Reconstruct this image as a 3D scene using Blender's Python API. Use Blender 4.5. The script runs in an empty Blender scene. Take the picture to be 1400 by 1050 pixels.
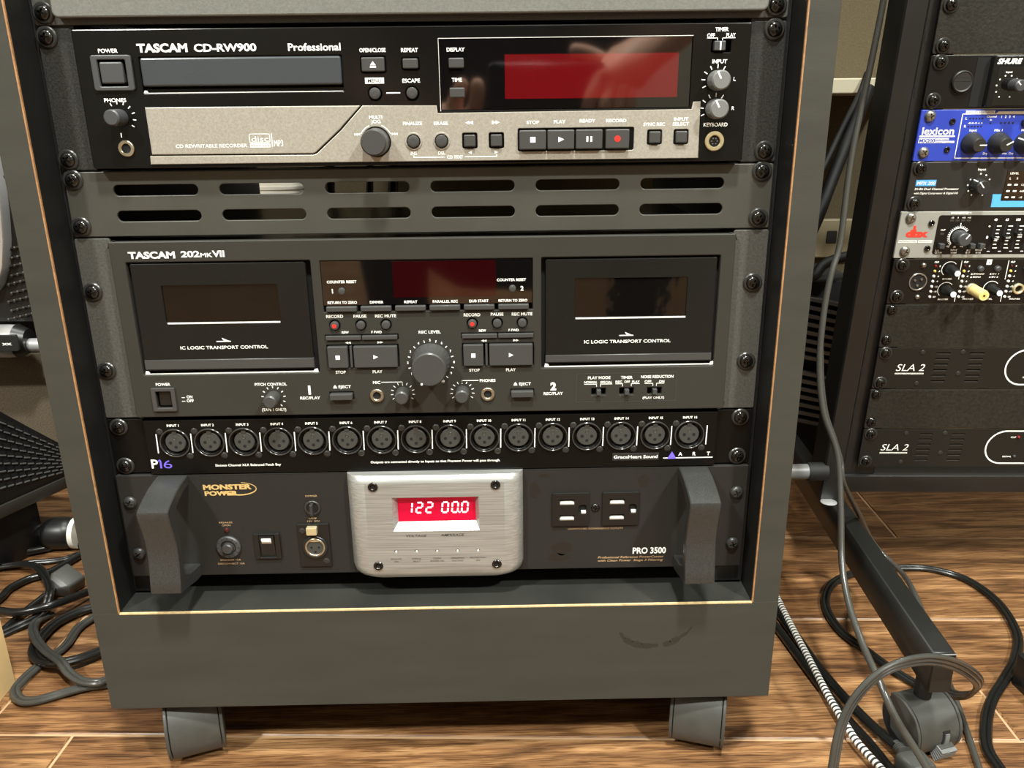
import bpy, bmesh, math, random
from mathutils import Vector, Matrix
random.seed(4)
SC = bpy.context.scene
COL = SC.collection
PI = math.pi
FLOOR = 570.0            # all lengths in mm; z = 0 is the top of the disc recorder, the floor lies 570 mm lower

# ------------------------------------------------------------------ camera
CAM_R = (0.99982, -0.01540, -0.01130), (-0.01550, -0.31520, -0.94890), (0.01100, 0.94890, -0.31530)
CAM_C = (53.7605, -568.8557, -55.3053)
FPX = 1113.05
def W(x, y, z): return Vector((x / 1000, y / 1000, (z + FLOOR) / 1000))
cd_ = bpy.data.cameras.new('camera'); cam = bpy.data.objects.new('camera', cd_); COL.objects.link(cam)
r_, dn_, fw_ = [Vector(v).normalized() for v in CAM_R]
fw_ = fw_.normalized(); r_ = (r_ - fw_ * r_.dot(fw_)).normalized(); dn_ = fw_.cross(r_)
M = Matrix((r_, -dn_, -fw_)).transposed().to_4x4(); M.translation = W(*CAM_C)
cam.matrix_world = M
cd_.sensor_width = 36; cd_.sensor_fit = 'HORIZONTAL'; cd_.lens = 36 * FPX / 1400; cd_.clip_start = 0.01
SC.camera = cam

# ------------------------------------------------------------------ world, lights, exposure
SC.view_settings.view_transform = 'Standard'; SC.view_settings.look = 'None'
SC.view_settings.gamma = 1; SC.view_settings.exposure = -0.08
SC.cycles.use_denoising = True
SC.cycles.max_bounces = 8
wd = bpy.data.worlds.new('room_air'); SC.world = wd; wd.use_nodes = True
wd.node_tree.nodes['Background'].inputs[0].default_value = (0.9, 0.86, 0.78, 1)
wd.node_tree.nodes['Background'].inputs[1].default_value = 0.02
def lamp(name, x, y, z, power, size, col):
    l = bpy.data.lights.new(name, 'AREA'); l.shape = 'DISK'; l.size = size; l.energy = power; l.color = col
    o = bpy.data.objects.new(name, l); COL.objects.link(o); o.location = W(x, y, z); return o
WARM = (0.975, 1.0, 0.93)
lamp('ceiling_downlight', -1350, -1650, 1815, 118, 0.20, WARM)
lamp('ceiling_downlight', 1450, -1650, 1815, 140, 0.20, WARM)
lamp('ceiling_downlight', -250, 600, 1815, 22, 0.20, WARM)
lamp('ceiling_downlight', 1350, 430, 1815, 15, 0.20, WARM)
lamp('ceiling_downlight', 150, -820, 1815, 95, 0.20, WARM)

def ray(px, py):
    return r_ * ((px - 700) / FPX) + dn_ * ((py - 525) / FPX) + fw_
def at(px, py, **k):
    """point of the place seen at photo pixel (px, py) on the plane x=, y= or z= (mm)"""
    d = ray(px, py); (a, v), = k.items(); i = 'xyz'.index(a)
    t = (v - CAM_C[i]) / d[i]
    return Vector(CAM_C) + d * t

# ------------------------------------------------------------------ materials
def lin(c): return tuple(((v / 255) / 12.92 if v / 255 <= 0.04045 else ((v / 255 + 0.055) / 1.055) ** 2.4) for v in c)
MATS = {}
def mat(name, rgb, rough=0.5, metal=0.0, spec=0.5, coat=0.0, emit=0.0, noise=None, bump=None, rnoise=0.0, stretch=(1, 1, 1), trans=0.0):
    """noise = (scale, amount, detail): mottled albedo; bump = (scale, strength, distance)"""
    m = bpy.data.materials.new(name); m.use_nodes = True; n = m.node_tree.nodes; L = m.node_tree.links
    b = n['Principled BSDF']; c = lin(rgb)
    b.inputs['Base Color'].default_value = (*c, 1); b.inputs['Roughness'].default_value = rough
    b.inputs['Metallic'].default_value = metal; b.inputs['Specular IOR Level'].default_value = spec
    b.inputs['Coat Weight'].default_value = coat; b.inputs['Coat Roughness'].default_value = 0.04
    b.inputs['Transmission Weight'].default_value = trans
    if emit:
        b.inputs['Emission Color'].default_value = (*c, 1); b.inputs['Emission Strength'].default_value = emit
    if noise or bump or rnoise:
        tc = n.new('ShaderNodeTexCoord'); mp = n.new('ShaderNodeMapping'); mp.inputs['Scale'].default_value = stretch
        L.new(tc.outputs['Object'], mp.inputs['Vector'])
    def tex(scale, detail=4):
        t = n.new('ShaderNodeTexNoise'); t.inputs['Scale'].default_value = scale; t.inputs['Detail'].default_value = detail
        L.new(mp.outputs['Vector'], t.inputs['Vector']); return t
    if noise:
        t = tex(noise[0], noise[2] if len(noise) > 2 else 4); r = n.new('ShaderNodeValToRGB')
        a = noise[1]
        r.color_ramp.elements[0].position = 0.3; r.color_ramp.elements[1].position = 0.7
        r.color_ramp.elements[0].color = (*[max(0, v * (1 - a)) for v in c], 1)
        r.color_ramp.elements[1].color = (*[min(1, v * (1 + a)) for v in c], 1)
        L.new(t.outputs['Fac'], r.inputs['Fac']); L.new(r.outputs['Color'], b.inputs['Base Color'])
    if rnoise:
        t = tex(35); mr = n.new('ShaderNodeMapRange')
        mr.inputs['To Min'].default_value = max(0.02, rough - rnoise); mr.inputs['To Max'].default_value = min(1, rough + rnoise)
        L.new(t.outputs['Fac'], mr.inputs['Value']); L.new(mr.outputs['Result'], b.inputs['Roughness'])
    if bump:
        t = tex(bump[0], 3); bp = n.new('ShaderNodeBump'); bp.inputs['Strength'].default_value = bump[1]
        bp.inputs['Distance'].default_value = bump[2] if len(bump) > 2 else 0.0003
        L.new(t.outputs['Fac'], bp.inputs['Height']); L.new(bp.outputs['Normal'], b.inputs['Normal'])
    MATS[name] = m; return m

mat('laminate', (55, 54, 49), 0.50, spec=0.3, noise=(9, 0.10), rnoise=0.08, stretch=(1, 1, 5), bump=(420, 0.12))
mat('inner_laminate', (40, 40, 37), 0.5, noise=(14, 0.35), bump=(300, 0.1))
mat('raw_board_edge', (146, 106, 68), 0.7, noise=(260, 0.22))
mat('pale_board_edge', (196, 172, 128), 0.7, noise=(260, 0.2))
mat('housing_black', (60, 58, 54), 0.24, metal=0.6, rnoise=0.05)
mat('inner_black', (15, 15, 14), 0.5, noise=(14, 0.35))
mat('shell_gloss', (70, 70, 68), 0.18, metal=0.5)
mat('rail_black', (20, 20, 20), 0.45, noise=(30, 0.3))
mat('powder_black', (37, 37, 35), 0.5, spec=0.3, noise=(700, 0.45, 2), bump=(1100, 0.5))
mat('powder_grey', (66, 65, 61), 0.5, noise=(600, 0.22, 2), bump=(1000, 0.5))
mat('vent_grey', (59, 58, 53), 0.42, noise=(20, 0.10), bump=(900, 0.15), rnoise=0.06)
mat('drawer_grey', (98, 98, 93), 0.5, noise=(700, 0.12, 2), bump=(900, 0.25))
mat('gloss_black', (11, 11, 10), 0.20, spec=0.3, noise=(14, 0.25), rnoise=0.05)
mat('deck_face', (47, 46, 42), 0.42, spec=0.3, noise=(8, 0.05), bump=(900, 0.10), rnoise=0.04)
mat('deck_door', (24, 24, 22), 0.26, spec=0.22, noise=(10, 0.10), rnoise=0.04)
mat('glass_black', (9, 8, 8), 0.05, spec=0.7, coat=1.0)
mat('window_black', (10, 9, 8), 0.07, spec=0.35, coat=0.25, bump=(26, 0.5, 0.0012))
mat('red_window', (84, 9, 13), 0.06, spec=0.7, coat=1.0)
mat('dark_red_window', (34, 3, 5), 0.06, spec=0.7, coat=0.5)
mat('champagne', (160, 155, 145), 0.36, metal=0.35, noise=(900, 0.12, 2), bump=(1500, 0.25))
mat('tray_grey', (54, 58, 62), 0.28, rnoise=0.05)
mat('knob_grey', (60, 61, 62), 0.42, bump=(500, 0.08))
mat('knob_light', (104, 105, 104), 0.4, bump=(500, 0.08))
mat('button_dark', (60, 60, 59), 0.36, spec=0.4, rnoise=0.05)
mat('black_plastic', (20, 20, 19), 0.38, rnoise=0.06)
mat('matte_black', (14, 14, 13), 0.7)
mat('void_black', (5, 5, 5), 0.9)
mat('print_white', (248, 248, 243), 0.5)
mat('chrome_print', (240, 240, 238), 0.25, metal=0.3)
mat('print_gold', (182, 150, 112), 0.5)
mat('logo_gold', (220, 188, 124), 0.32, metal=0.35)
mat('print_violet', (112, 96, 236), 0.5)
mat('print_black', (26, 24, 22), 0.6)
mat('print_red', (226, 60, 44), 0.5)
mat('red_dot', (222, 46, 40), 0.4)
mat('screw_black', (66, 66, 64), 0.17, metal=0.9, noise=(300, 0.3))
mat('washer_black', (58, 58, 56), 0.30, metal=0.5)
mat('screw_steel', (150, 148, 142), 0.30, metal=0.8, noise=(200, 0.25))
mat('conditioner_black', (35, 34, 32), 0.50, spec=0.3, noise=(11, 0.08), bump=(1200, 0.12), rnoise=0.06)
mat('scuff', (44, 43, 39), 0.42, spec=0.3)
mat('smudge', (30, 29, 27), 0.36)
mat('handle_black', (47, 47, 46), 0.34, noise=(900, 0.22, 2), bump=(1400, 0.3))
mat('brushed_aluminium', (160, 160, 157), 0.34, metal=0.5, noise=(420, 0.22, 3), stretch=(0.05, 1, 3), bump=(700, 0.25))
mat('bright_aluminium', (214, 212, 206), 0.3, metal=0.75)
mat('display_red', (176, 2, 44), 0.25, emit=0.45)
mat('digit_lit', (255, 214, 214), 0.3, emit=1.6)
mat('led_white', (235, 233, 226), 0.3)
mat('led_red', (130, 20, 24), 0.25, coat=0.4)
mat('led_yellow', (214, 186, 96), 0.3)
mat('led_dark_red', (60, 20, 18), 0.25)
mat('cream_plastic', (232, 206, 136), 0.35, rnoise=0.06)
mat('cream_metal', (214, 200, 160), 0.28, metal=0.6)
mat('nickel', (196, 186, 164), 0.25, metal=0.9)
mat('patch_black', (11, 11, 10), 0.30, spec=0.2, rnoise=0.05)
mat('xlr_black', (34, 33, 32), 0.34, spec=0.3, rnoise=0.05)
mat('xlr_insert', (56, 56, 53), 0.5)
mat('caster_black', (62, 62, 59), 0.40, noise=(60, 0.14), bump=(260, 0.15))
mat('rubber', (28, 28, 28), 0.6)
mat('shade_black', (9, 9, 9), 0.6, spec=0.2)
mat('blue_panel', (44, 66, 176), 0.40, noise=(30, 0.05), bump=(900, 0.08))
mat('sky_blue', (84, 168, 232), 0.45)
mat('unit_charcoal', (35, 35, 33), 0.45, rnoise=0.05, bump=(900, 0.1))
mat('unit_grey', (150, 150, 143), 0.42, noise=(40, 0.05))
mat('unit_black', (21, 20, 18), 0.35, spec=0.3, rnoise=0.05)
mat('blank_textured', (35, 33, 28), 0.55, spec=0.3, noise=(330, 0.30, 2), bump=(420, 0.6, 0.0006))
mat('amp_black', (27, 26, 23), 0.42, spec=0.3, rnoise=0.06)
mat('rack_tube', (20, 20, 18), 0.42, noise=(40, 0.15), bump=(500, 0.1))
mat('cable_black', (22, 22, 21), 0.26, rnoise=0.06)
mat('cable_grey', (62, 61, 57), 0.26, rnoise=0.06)
mat('cord_grey', (58, 58, 55), 0.26, noise=(60, 0.12))
mat('plug_grey', (64, 64, 61), 0.42)
mat('kraft', (206, 174, 122), 0.8, noise=(24, 0.10), bump=(120, 0.12))
mat('wall_beige', (80, 70, 49), 0.9, noise=(420, 0.16, 2), bump=(600, 0.5, 0.001))
mat('room_wall', (118, 112, 98), 0.9, noise=(5, 0.05))
mat('ceiling_white', (214, 208, 196), 0.9)
mat('shelf_white', (168, 160, 138), 0.6)
mat('cream_plate', (140, 130, 104), 0.5)
mat('silver_grey', (200, 200, 200), 0.30, metal=0.55, rnoise=0.06)
mat('grille_cloth', (92, 80, 64), 0.85, noise=(500, 0.30, 2), bump=(900, 0.8, 0.0008))
mat('speaker_black', (20, 20, 20), 0.4, rnoise=0.06)
mat('grille_lip', (64, 62, 58), 0.3, metal=0.4)
mat('white_plastic', (226, 222, 210), 0.4)

# printed sleeve: black and white braid
def braid():
    m = bpy.data.materials.new('braided_sleeve'); m.use_nodes = True; n = m.node_tree.nodes; L = m.node_tree.links
    b = n['Principled BSDF']; b.inputs['Roughness'].default_value = 0.6
    uv = n.new('ShaderNodeUVMap'); w = n.new('ShaderNodeTexWave'); w.bands_direction = 'Y'
    w.inputs['Scale'].default_value = 1.0
    w.inputs['Distortion'].default_value = 0.6
    mp = n.new('ShaderNodeMapping'); mp.inputs['Scale'].default_value = (1.0, 7.0, 1.0)
    L.new(uv.outputs['UV'], mp.inputs['Vector']); L.new(mp.outputs['Vector'], w.inputs['Vector'])
    r = n.new('ShaderNodeValToRGB'); r.color_ramp.elements[0].position = 0.34; r.color_ramp.elements[1].position = 0.5
    r.color_ramp.elements[0].color = (0.03, 0.03, 0.03, 1); r.color_ramp.elements[1].color = (0.75, 0.73, 0.68, 1)
    L.new(w.outputs['Fac'], r.inputs['Fac']); L.new(r.outputs['Color'], b.inputs['Base Color']); MATS['braid'] = m
braid()

def wood():
    m = bpy.data.materials.new('wood_plank_tile'); m.use_nodes = True; n = m.node_tree.nodes; L = m.node_tree.links
    b = n['Principled BSDF']
    tc = n.new('ShaderNodeTexCoord'); gm = n.new('ShaderNodeNewGeometry')
    off = n.new('ShaderNodeVectorMath'); off.operation = 'SCALE'; off.inputs[0].default_value = (7.3, 3.1, 0)
    L.new(gm.outputs['Random Per Island'], off.inputs['Scale'])
    ad = n.new('ShaderNodeVectorMath'); L.new(tc.outputs['Object'], ad.inputs[0]); L.new(off.outputs[0], ad.inputs[1])
    def nz(sc, st, det, dist=0.0):
        mp = n.new('ShaderNodeMapping'); mp.inputs['Scale'].default_value = st; L.new(ad.outputs[0], mp.inputs['Vector'])
        t = n.new('ShaderNodeTexNoise'); t.inputs['Scale'].default_value = sc; t.inputs['Detail'].default_value = det
        t.inputs['Distortion'].default_value = dist; L.new(mp.outputs['Vector'], t.inputs['Vector']); return t
    g1 = nz(16, (0.45, 4.5, 1), 8, 1.2); g2 = nz(120, (0.24, 5.5, 1), 6, 0.8); g3 = nz(5, (0.7, 2.2, 1), 4, 0.8)
    r1 = n.new('ShaderNodeValToRGB'); e = r1.color_ramp.elements
    e[0].position = 0.30; e[0].color = (*lin((86, 60, 40)), 1); e[1].position = 0.72; e[1].color = (*lin((176, 136, 94)), 1)
    k = r1.color_ramp.elements.new(0.5); k.color = (*lin((136, 98, 64)), 1)
    L.new(g1.outputs['Fac'], r1.inputs['Fac'])
    r2 = n.new('ShaderNodeValToRGB'); e = r2.color_ramp.elements
    e[0].position = 0.41; e[0].color = (0.42, 0.37, 0.33, 1); e[1].position = 0.54; e[1].color = (1, 1, 1, 1)
    L.new(g2.outputs['Fac'], r2.inputs['Fac'])
    r3 = n.new('ShaderNodeValToRGB'); e = r3.color_ramp.elements
    e[0].position = 0.34; e[0].color = (0.58, 0.52, 0.48, 1); e[1].position = 0.6; e[1].color = (1, 1, 1, 1)
    L.new(g3.outputs['Fac'], r3.inputs['Fac'])
    mx = n.new('ShaderNodeMix'); mx.data_type = 'RGBA'; mx.blend_type = 'MULTIPLY'; mx.inputs[0].default_value = 0.9
    L.new(r1.outputs['Color'], mx.inputs[6]); L.new(r2.outputs['Color'], mx.inputs[7])
    m2 = n.new('ShaderNodeMix'); m2.data_type = 'RGBA'; m2.blend_type = 'MULTIPLY'; m2.inputs[0].default_value = 0.8
    L.new(mx.outputs[2], m2.inputs[6]); L.new(r3.outputs['Color'], m2.inputs[7])
    hv = n.new('ShaderNodeHueSaturation'); mr = n.new('ShaderNodeMapRange')
    mr.inputs['To Min'].default_value = 0.86; mr.inputs['To Max'].default_value = 1.14
    L.new(gm.outputs['Random Per Island'], mr.inputs['Value']); L.new(mr.outputs['Result'], hv.inputs['Value'])
    L.new(m2.outputs[2], hv.inputs['Color']); L.new(hv.outputs['Color'], b.inputs['Base Color'])
    b.inputs['Roughness'].default_value = 0.38; b.inputs['Specular IOR Level'].default_value = 0.45
    bp = n.new('ShaderNodeBump'); bp.inputs['Strength'].default_value = 0.25; bp.inputs['Distance'].default_value = 0.0008
    L.new(g2.outputs['Fac'], bp.inputs['Height']); L.new(bp.outputs['Normal'], b.inputs['Normal'])
    MATS['wood'] = m
wood()
mat('grout', (172, 138, 104), 0.8)

# ------------------------------------------------------------------ mesh building
def rr(x0, x1, d0, d1, r=1.0, n=4):
    r = min(r, (x1 - x0) / 2 - 1e-3, (d1 - d0) / 2 - 1e-3); P = []
    for cx, cy, a0 in ((x1 - r, d1 - r, 0), (x0 + r, d1 - r, 90), (x0 + r, d0 + r, 180), (x1 - r, d0 + r, 270)):
        for i in range(n + 1):
            a = math.radians(a0 + 90 * i / n); P.append((cx + r * math.cos(a), cy + r * math.sin(a)))
    return P
def circ(x, d, r, n=24): return [(x + r * math.cos(2 * PI * i / n), d + r * math.sin(2 * PI * i / n)) for i in range(n)]

class MB:
    """collects shapes given in (x, d, p): x across, d down, p out towards the viewer, all mm"""
    def __init__(s, V): s.V = V; s.bm = bmesh.new(); s.mats = []
    def mi(s, m):
        if m not in s.mats: s.mats.append(m)
        return s.mats.index(m)
    def faces(s, P, F, m, fix=True):
        i = s.mi(m); vs = [s.bm.verts.new(s.V(*p)) for p in P]; fs = []
        for f in F:
            try: fs.append(s.bm.faces.new([vs[k] for k in f]))
            except ValueError: pass
        for f in fs: f.material_index = i; f.smooth = True
        if fix: bmesh.ops.recalc_face_normals(s.bm, faces=fs)
        return fs
    def prism(s, poly, p0, p1, m, bev=0.0, bp=None):
        """poly in (x,d) pushed from p0 to p1, front edge bevelled inward by bev"""
        n = len(poly); P = [(x, d, p0) for x, d in poly]
        rings = [list(range(n))]
        if bev:
            ins = inset(poly, bev); P += [(x, d, p1 - (bp or bev)) for x, d in poly]; rings.append(list(range(n, 2 * n)))
            k = inset(poly, bev * 0.35); P += [(x, d, p1 - (bp or bev) * 0.3) for x, d in k]; rings.append(list(range(2 * n, 3 * n)))
            P += [(x, d, p1) for x, d in ins]; rings.append(list(range(3 * n, 4 * n)))
        else:
            P += [(x, d, p1) for x, d in poly]; rings.append(list(range(n, 2 * n)))
        F = [rings[0][::-1], rings[-1]]
        for a, b in zip(rings, rings[1:]):
            for i in range(n): j = (i + 1) % n; F.append((a[i], a[j], b[j], b[i]))
        return s.faces(P, F, m)
    def box(s, x0, x1, d0, d1, p0, p1, m, bev=0.0, r=0.0):
        poly = rr(x0, x1, d0, d1, max(r, bev * 1.2), 4) if r else [(x0, d0), (x1, d0), (x1, d1), (x0, d1)]
        return s.prism(poly, p0, p1, m, bev)
    def lathe(s, x, d, prof, m, n=28, ax=None):
        """prof = [(r, p)...]; ax(r cos, r sin, p) -> (x, d, p) gives other axes"""
        P = []; R = []
        for r, p in prof:
            if r < 1e-6: R.append([len(P)]); P.append((x, d, p))
            else:
                R.append(list(range(len(P), len(P) + n)))
                P += [(x + r * math.cos(2 * PI * i / n), d + r * math.sin(2 * PI * i / n), p) for i in range(n)]
        if ax: P = [ax(a - x, b - d, c) for a, b, c in P]
        F = []
        for a, b in zip(R, R[1:]):
            for i in range(n):
                j = (i + 1) % n
                if len(a) == 1 and len(b) == 1: continue
                if len(a) == 1: F.append((a[0], b[j], b[i]))
                elif len(b) == 1: F.append((a[i], a[j], b[0]))
                else: F.append((a[i], a[j], b[j], b[i]))
        if len(R[0]) > 1: F.append(R[0][::-1])
        if len(R[-1]) > 1: F.append(R[-1])
        return s.faces(P, F, m)
    def ring(s, x, d, r0, r1, p0, p1, m, n=32):
        h = (r1 - r0) / 2
        prof = [(r0, p0), (r0, p1 - h * .4), (r0 + h * .4, p1), (r1 - h * .4, p1), (r1, p1 - h * .4), (r1, p0)]
        P = []; 
        for r, p in prof: P += [(x + r * math.cos(2 * PI * i / n), d + r * math.sin(2 * PI * i / n), p) for i in range(n)]
        F = []
        for k in range(len(prof)):
            k2 = (k + 1) % len(prof)
            for i in range(n): j = (i + 1) % n; F.append((k * n + i, k * n + j, k2 * n + j, k2 * n + i))
        return s.faces(P, F, m)
    def extr(s, prof, x0, x1, m, bev=0.0):
        """side profile [(p, d)...] pushed across from x0 to x1"""
        n = len(prof)
        if bev:
            ins = inset(prof, bev)
            P = [(x0, d, p) for p, d in ins] + [(x0 + bev, d, p) for p, d in prof] + [(x1 - bev, d, p) for p, d in prof] + [(x1, d, p) for p, d in ins]
            k = 4
        else: P = [(x0, d, p) for p, d in prof] + [(x1, d, p) for p, d in prof]; k = 2
        F = [tuple(range(n))[::-1], tuple(range((k - 1) * n, k * n))]
        for q in range(k - 1):
            for i in range(n): j = (i + 1) % n; F.append((q * n + i, q * n + j, (q + 1) * n + j, (q + 1) * n + i))
        return s.faces(P, F, m)
    def mesh_in(s, me, f, m):
        """adds a temporary mesh; f maps its (x, y, z) to (x, d, p)"""
        i = s.mi(m); vs = [s.bm.verts.new(s.V(*f(*v.co))) for v in me.vertices]
        for p in me.polygons:
            try: q = s.bm.faces.new([vs[k] for k in p.vertices])
            except ValueError: continue
            q.material_index = i; q.smooth = True
        bpy.data.meshes.remove(me)
    def plate(s, outline, holes, p0, p1, m, bev=0.3):
        c = bpy.data.curves.new('t', 'CURVE'); c.dimensions = '2D'; c.fill_mode = 'BOTH'
        b = min(bev, (p1 - p0) / 2 - 0.01); c.extrude = (p1 - p0) / 2 - b; c.bevel_depth = b; c.bevel_resolution = 1
        for poly, sg in [(outline, 1)] + [(h, -1) for h in holes]:
            if b: poly = inset(poly, b * sg)
            sp = c.splines.new('POLY'); sp.points.add(len(poly) - 1); sp.use_cyclic_u = True
            for q, (x, d) in zip(sp.points, poly): q.co = (x, -d, 0, 1)
        me = evald(c); pm = (p0 + p1) / 2
        s.mesh_in(me, lambda x, y, z: (x, -y, pm + z), m)
    def text(s, t, x0, x1, dm, cap, m, p, bold=0.0, shear=0.0, rot=None):
        """one printed line filling x0..x1, capitals cap high and centred on dm"""
        me, w, xa = glyphs(t, bold, shear); k = cap / 0.729; 
        sx = (x1 - x0) / (w * k) if x1 is not None else 1.0
        if rot is None: f = lambda x, y, z: (x0 + (x - xa) * k * sx, dm + cap / 2 - y * k, p)
        else:
            f = lambda x, y, z: (x0 + (x - xa) * k * sx, dm + cap / 2 - y * k + rot * (x - xa) * k * sx, p)
        s.mesh_in(me, f, m)
    def textc(s, t, xc, dm, cap, m, p, bold=0.0, shear=0.0, squeeze=1.0):
        me, w, xa = glyphs(t, bold, shear); k = cap / 0.729
        s.mesh_in(me, lambda x, y, z: (xc + (x - xa - w / 2) * k * squeeze, dm + cap / 2 - y * k, p), m)
    def line(s, x0, d0, x1, d1, w, m, p, th=0.12):
        L = math.hypot(x1 - x0, d1 - d0); ux, ud = (x1 - x0) / L * w / 2, (d1 - d0) / L * w / 2
        s.prism([(x0 - ud, d0 + ux), (x1 - ud, d1 + ux), (x1 + ud, d1 - ux), (x0 + ud, d0 - ux)], p - th, p, m)
    def tri(s, pts, m, p): s.prism(pts, p - 0.1, p, m)
    def done(s, name, parent=None):
        me = bpy.data.meshes.new(name); s.bm.to_mesh(me); s.bm.free()
        for k in s.mats: me.materials.append(MATS[k])
        finish(me)
        o = bpy.data.objects.new(name, me); COL.objects.link(o)
        if parent: o.parent = parent
        return o

def finish(me):
    me.set_sharp_from_angle(angle=math.radians(32))
    for q in me.polygons:
        if max(abs(c) for c in q.normal) > 0.99985: q.use_smooth = False
def inset(poly, b):
    n = len(poly); A = sum(poly[i][0] * poly[(i + 1) % n][1] - poly[(i + 1) % n][0] * poly[i][1] for i in range(n))
    sg = 1 if A > 0 else -1; out = []
    for i in range(n):
        (ax, ay), (bx, by), (cx, cy) = poly[i - 1], poly[i], poly[(i + 1) % n]
        d1 = (bx - ax, by - ay); d2 = (cx - bx, cy - by); l1 = math.hypot(*d1) or 1e-9; l2 = math.hypot(*d2) or 1e-9
        n1 = (-d1[1] / l1 * sg, d1[0] / l1 * sg); n2 = (-d2[1] / l2 * sg, d2[0] / l2 * sg)
        mx, my = n1[0] + n2[0], n1[1] + n2[1]; q = (mx * mx + my * my) or 1e-9; k = min(2 * b / q, 3 * abs(b)) if b > 0 else max(2 * b / q, -3 * abs(b))
        out.append((bx + mx * k, by + my * k))
    return out
def evald(data):
    o = bpy.data.objects.new('t', data); COL.objects.link(o)
    dg = bpy.context.evaluated_depsgraph_get()
    me = bpy.data.meshes.new_from_object(o.evaluated_get(dg)); bpy.data.objects.remove(o)
    bpy.data.curves.remove(data) if data.rna_type.identifier != 'Mesh' else None
    return me
def glyphs(t, bold, shear):
    c = bpy.data.curves.new('t', 'FONT'); c.body = t; c.offset = bold; c.shear = shear; c.resolution_u = 3
    me = evald(c); xs = [v.co.x for v in me.vertices]
    return me, (max(xs) - min(xs)), min(xs)
def boolean(a, cutters):
    """mesh object a minus the cutter objects; removes the cutters"""
    for c in cutters:
        md = a.modifiers.new('b', 'BOOLEAN'); md.operation = 'DIFFERENCE'; md.object = c; md.solver = 'EXACT'
    dg = bpy.context.evaluated_depsgraph_get()
    me = bpy.data.meshes.new_from_object(a.evaluated_get(dg)); a.modifiers.clear(); old = a.data; a.data = me
    me.name = old.name; bpy.data.meshes.remove(old)
    for c in cutters: bpy.data.objects.remove(c)
    finish(me); return a

def tag(o, label, cat, group=None, kind=None):
    o['label'] = label; o['category'] = cat
    if group: o['group'] = group
    if kind: o['kind'] = kind
    return o
def empty(name, loc, label, cat, group=None):
    o = bpy.data.objects.new(name, None); o.empty_display_size = 0.02; COL.objects.link(o); o.location = loc
    return tag(o, label, cat, group)
def plabel(o, l): o['label'] = l; return o

class Unit:
    """a rack unit whose Empty stands at its bottom edge; part coordinates (x, d, p) in mm"""
    def __init__(s, name, bottom, H, off, label, cat, group=None, mw=None, cx=0.0):
        s.e = empty(name, bottom, label, cat, group); s.H = H; s.off = off; s.cx = cx
        if mw is not None: s.e.matrix_world = mw
    def V(s, x, d, p): return Vector(((x - s.cx) / 1000, -p / 1000, (s.H - (d - s.off)) / 1000))
    def mb(s): return MB(s.V)
    def part(s, name, b, parent=None): return b.done(name, parent or s.e)
    def put(s, proto_mesh, name, x, d, p, parent=None, rot=0.0):
        o = bpy.data.objects.new(name, proto_mesh); COL.objects.link(o); o.parent = parent or s.e
        o.location = s.V(x, d, p); o.rotation_euler = (0, rot, 0)
        return o
LOC = lambda x, d, p: Vector((x / 1000, -p / 1000, -d / 1000))

# prototypes shared by repeats ------------------------------------------------
def screw_mesh(m, r=4.9, h=2.9):
    b = MB(LOC)
    b.lathe(0, 0, [(r, 0), (r, 0.5), (r * .93, h * .45), (r * .74, h * .75), (r * .42, h * .95), (0, h)], m, 28)
    o = b.done('screw')
    c = MB(LOC); c.box(-r * .52, r * .52, -0.62, 0.62, 0.9, 5, m); k1 = c.done('k')
    c = MB(LOC); c.box(-0.62, 0.62, -r * .52, r * .52, 0.9, 5, m); k2 = c.done('k')
    boolean(o, [k1, k2]); me = o.data
    bpy.data.objects.remove(o); return me
SCREW = screw_mesh('screw_black'); SCREW_S = screw_mesh('screw_steel', 5.0, 3.2); SCREW_K = screw_mesh('handle_black', 5.1, 3.4)
SMALL = screw_mesh('washer_black', 2.5, 1.1)
def ring_mesh(r0, r1, h, m):
    b = MB(LOC); b.ring(0, 0, r0, r1, 0, h, m); o = b.done('w'); me = o.data; bpy.data.objects.remove(o); return me
WASHER = ring_mesh(3.2, 6.7, 1.5, 'washer_black')
def rack_screw(u, x, d, p=0.0, me=None, washer=True, rot=None):
    k = u.put(me or SCREW, 'rack_screw', x, d, p + (1.0 if washer else 0), rot=random.uniform(0, 1.5) if rot is None else rot)
    if washer:
        w = bpy.data.objects.new('washer', WASHER); COL.objects.link(w); w.parent = k; w.location = (0, 0.001, 0)
    return k
def knob(u, x, d, p, r, h, m='knob_grey', flare=0.0, ptr=None, name='knob', tip=None, ptr_m='print_white'):
    b = u.mb(); r2 = r * 0.94
    prof = [(r + flare, p), (r + flare, p + 0.8), (r, p + (3 if flare else 1)), (r2, p + h - 0.9), (r2 - 0.9, p + h), (0, p + h)]
    b.lathe(x, d, prof, m, 32)
    o = u.part(name, b)
    if ptr is not None:
        a = math.radians(ptr); t = u.mb(); s_, c_ = math.sin(a), -math.cos(a)
        t.line(x + s_ * r * 0.15, d + c_ * r * 0.15, x + s_ * r * .9, d + c_ * r * .9, max(0.5, r * .16), ptr_m, p + h + 0.12, 0.3)
        u.part('pointer', t, o)
    return o
def ticks(b, x, d, r0, r1, n, a0, a1, m, p, w=0.5):
    for i in range(n):
        a = math.radians(a0 + (a1 - a0) * i / (n - 1)); s_, c_ = math.sin(a), -math.cos(a)
        b.line(x + s_ * r0, d + c_ * r0, x + s_ * r1, d + c_ * r1, w, m, p)
def jack(u, x, d, p, r, name='headphone_jack', m='nickel', sub=True):
    b = u.mb(); b.ring(x, d, r * .58, r, p, p + 1.6, m); o = u.part(name, b)
    b = u.mb(); b.lathe(x, d, [(r * .6, p), (r * .6, p + 0.3), (0, p + 0.3)], 'void_black', 20); u.part('socket', b, o); return o
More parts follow.
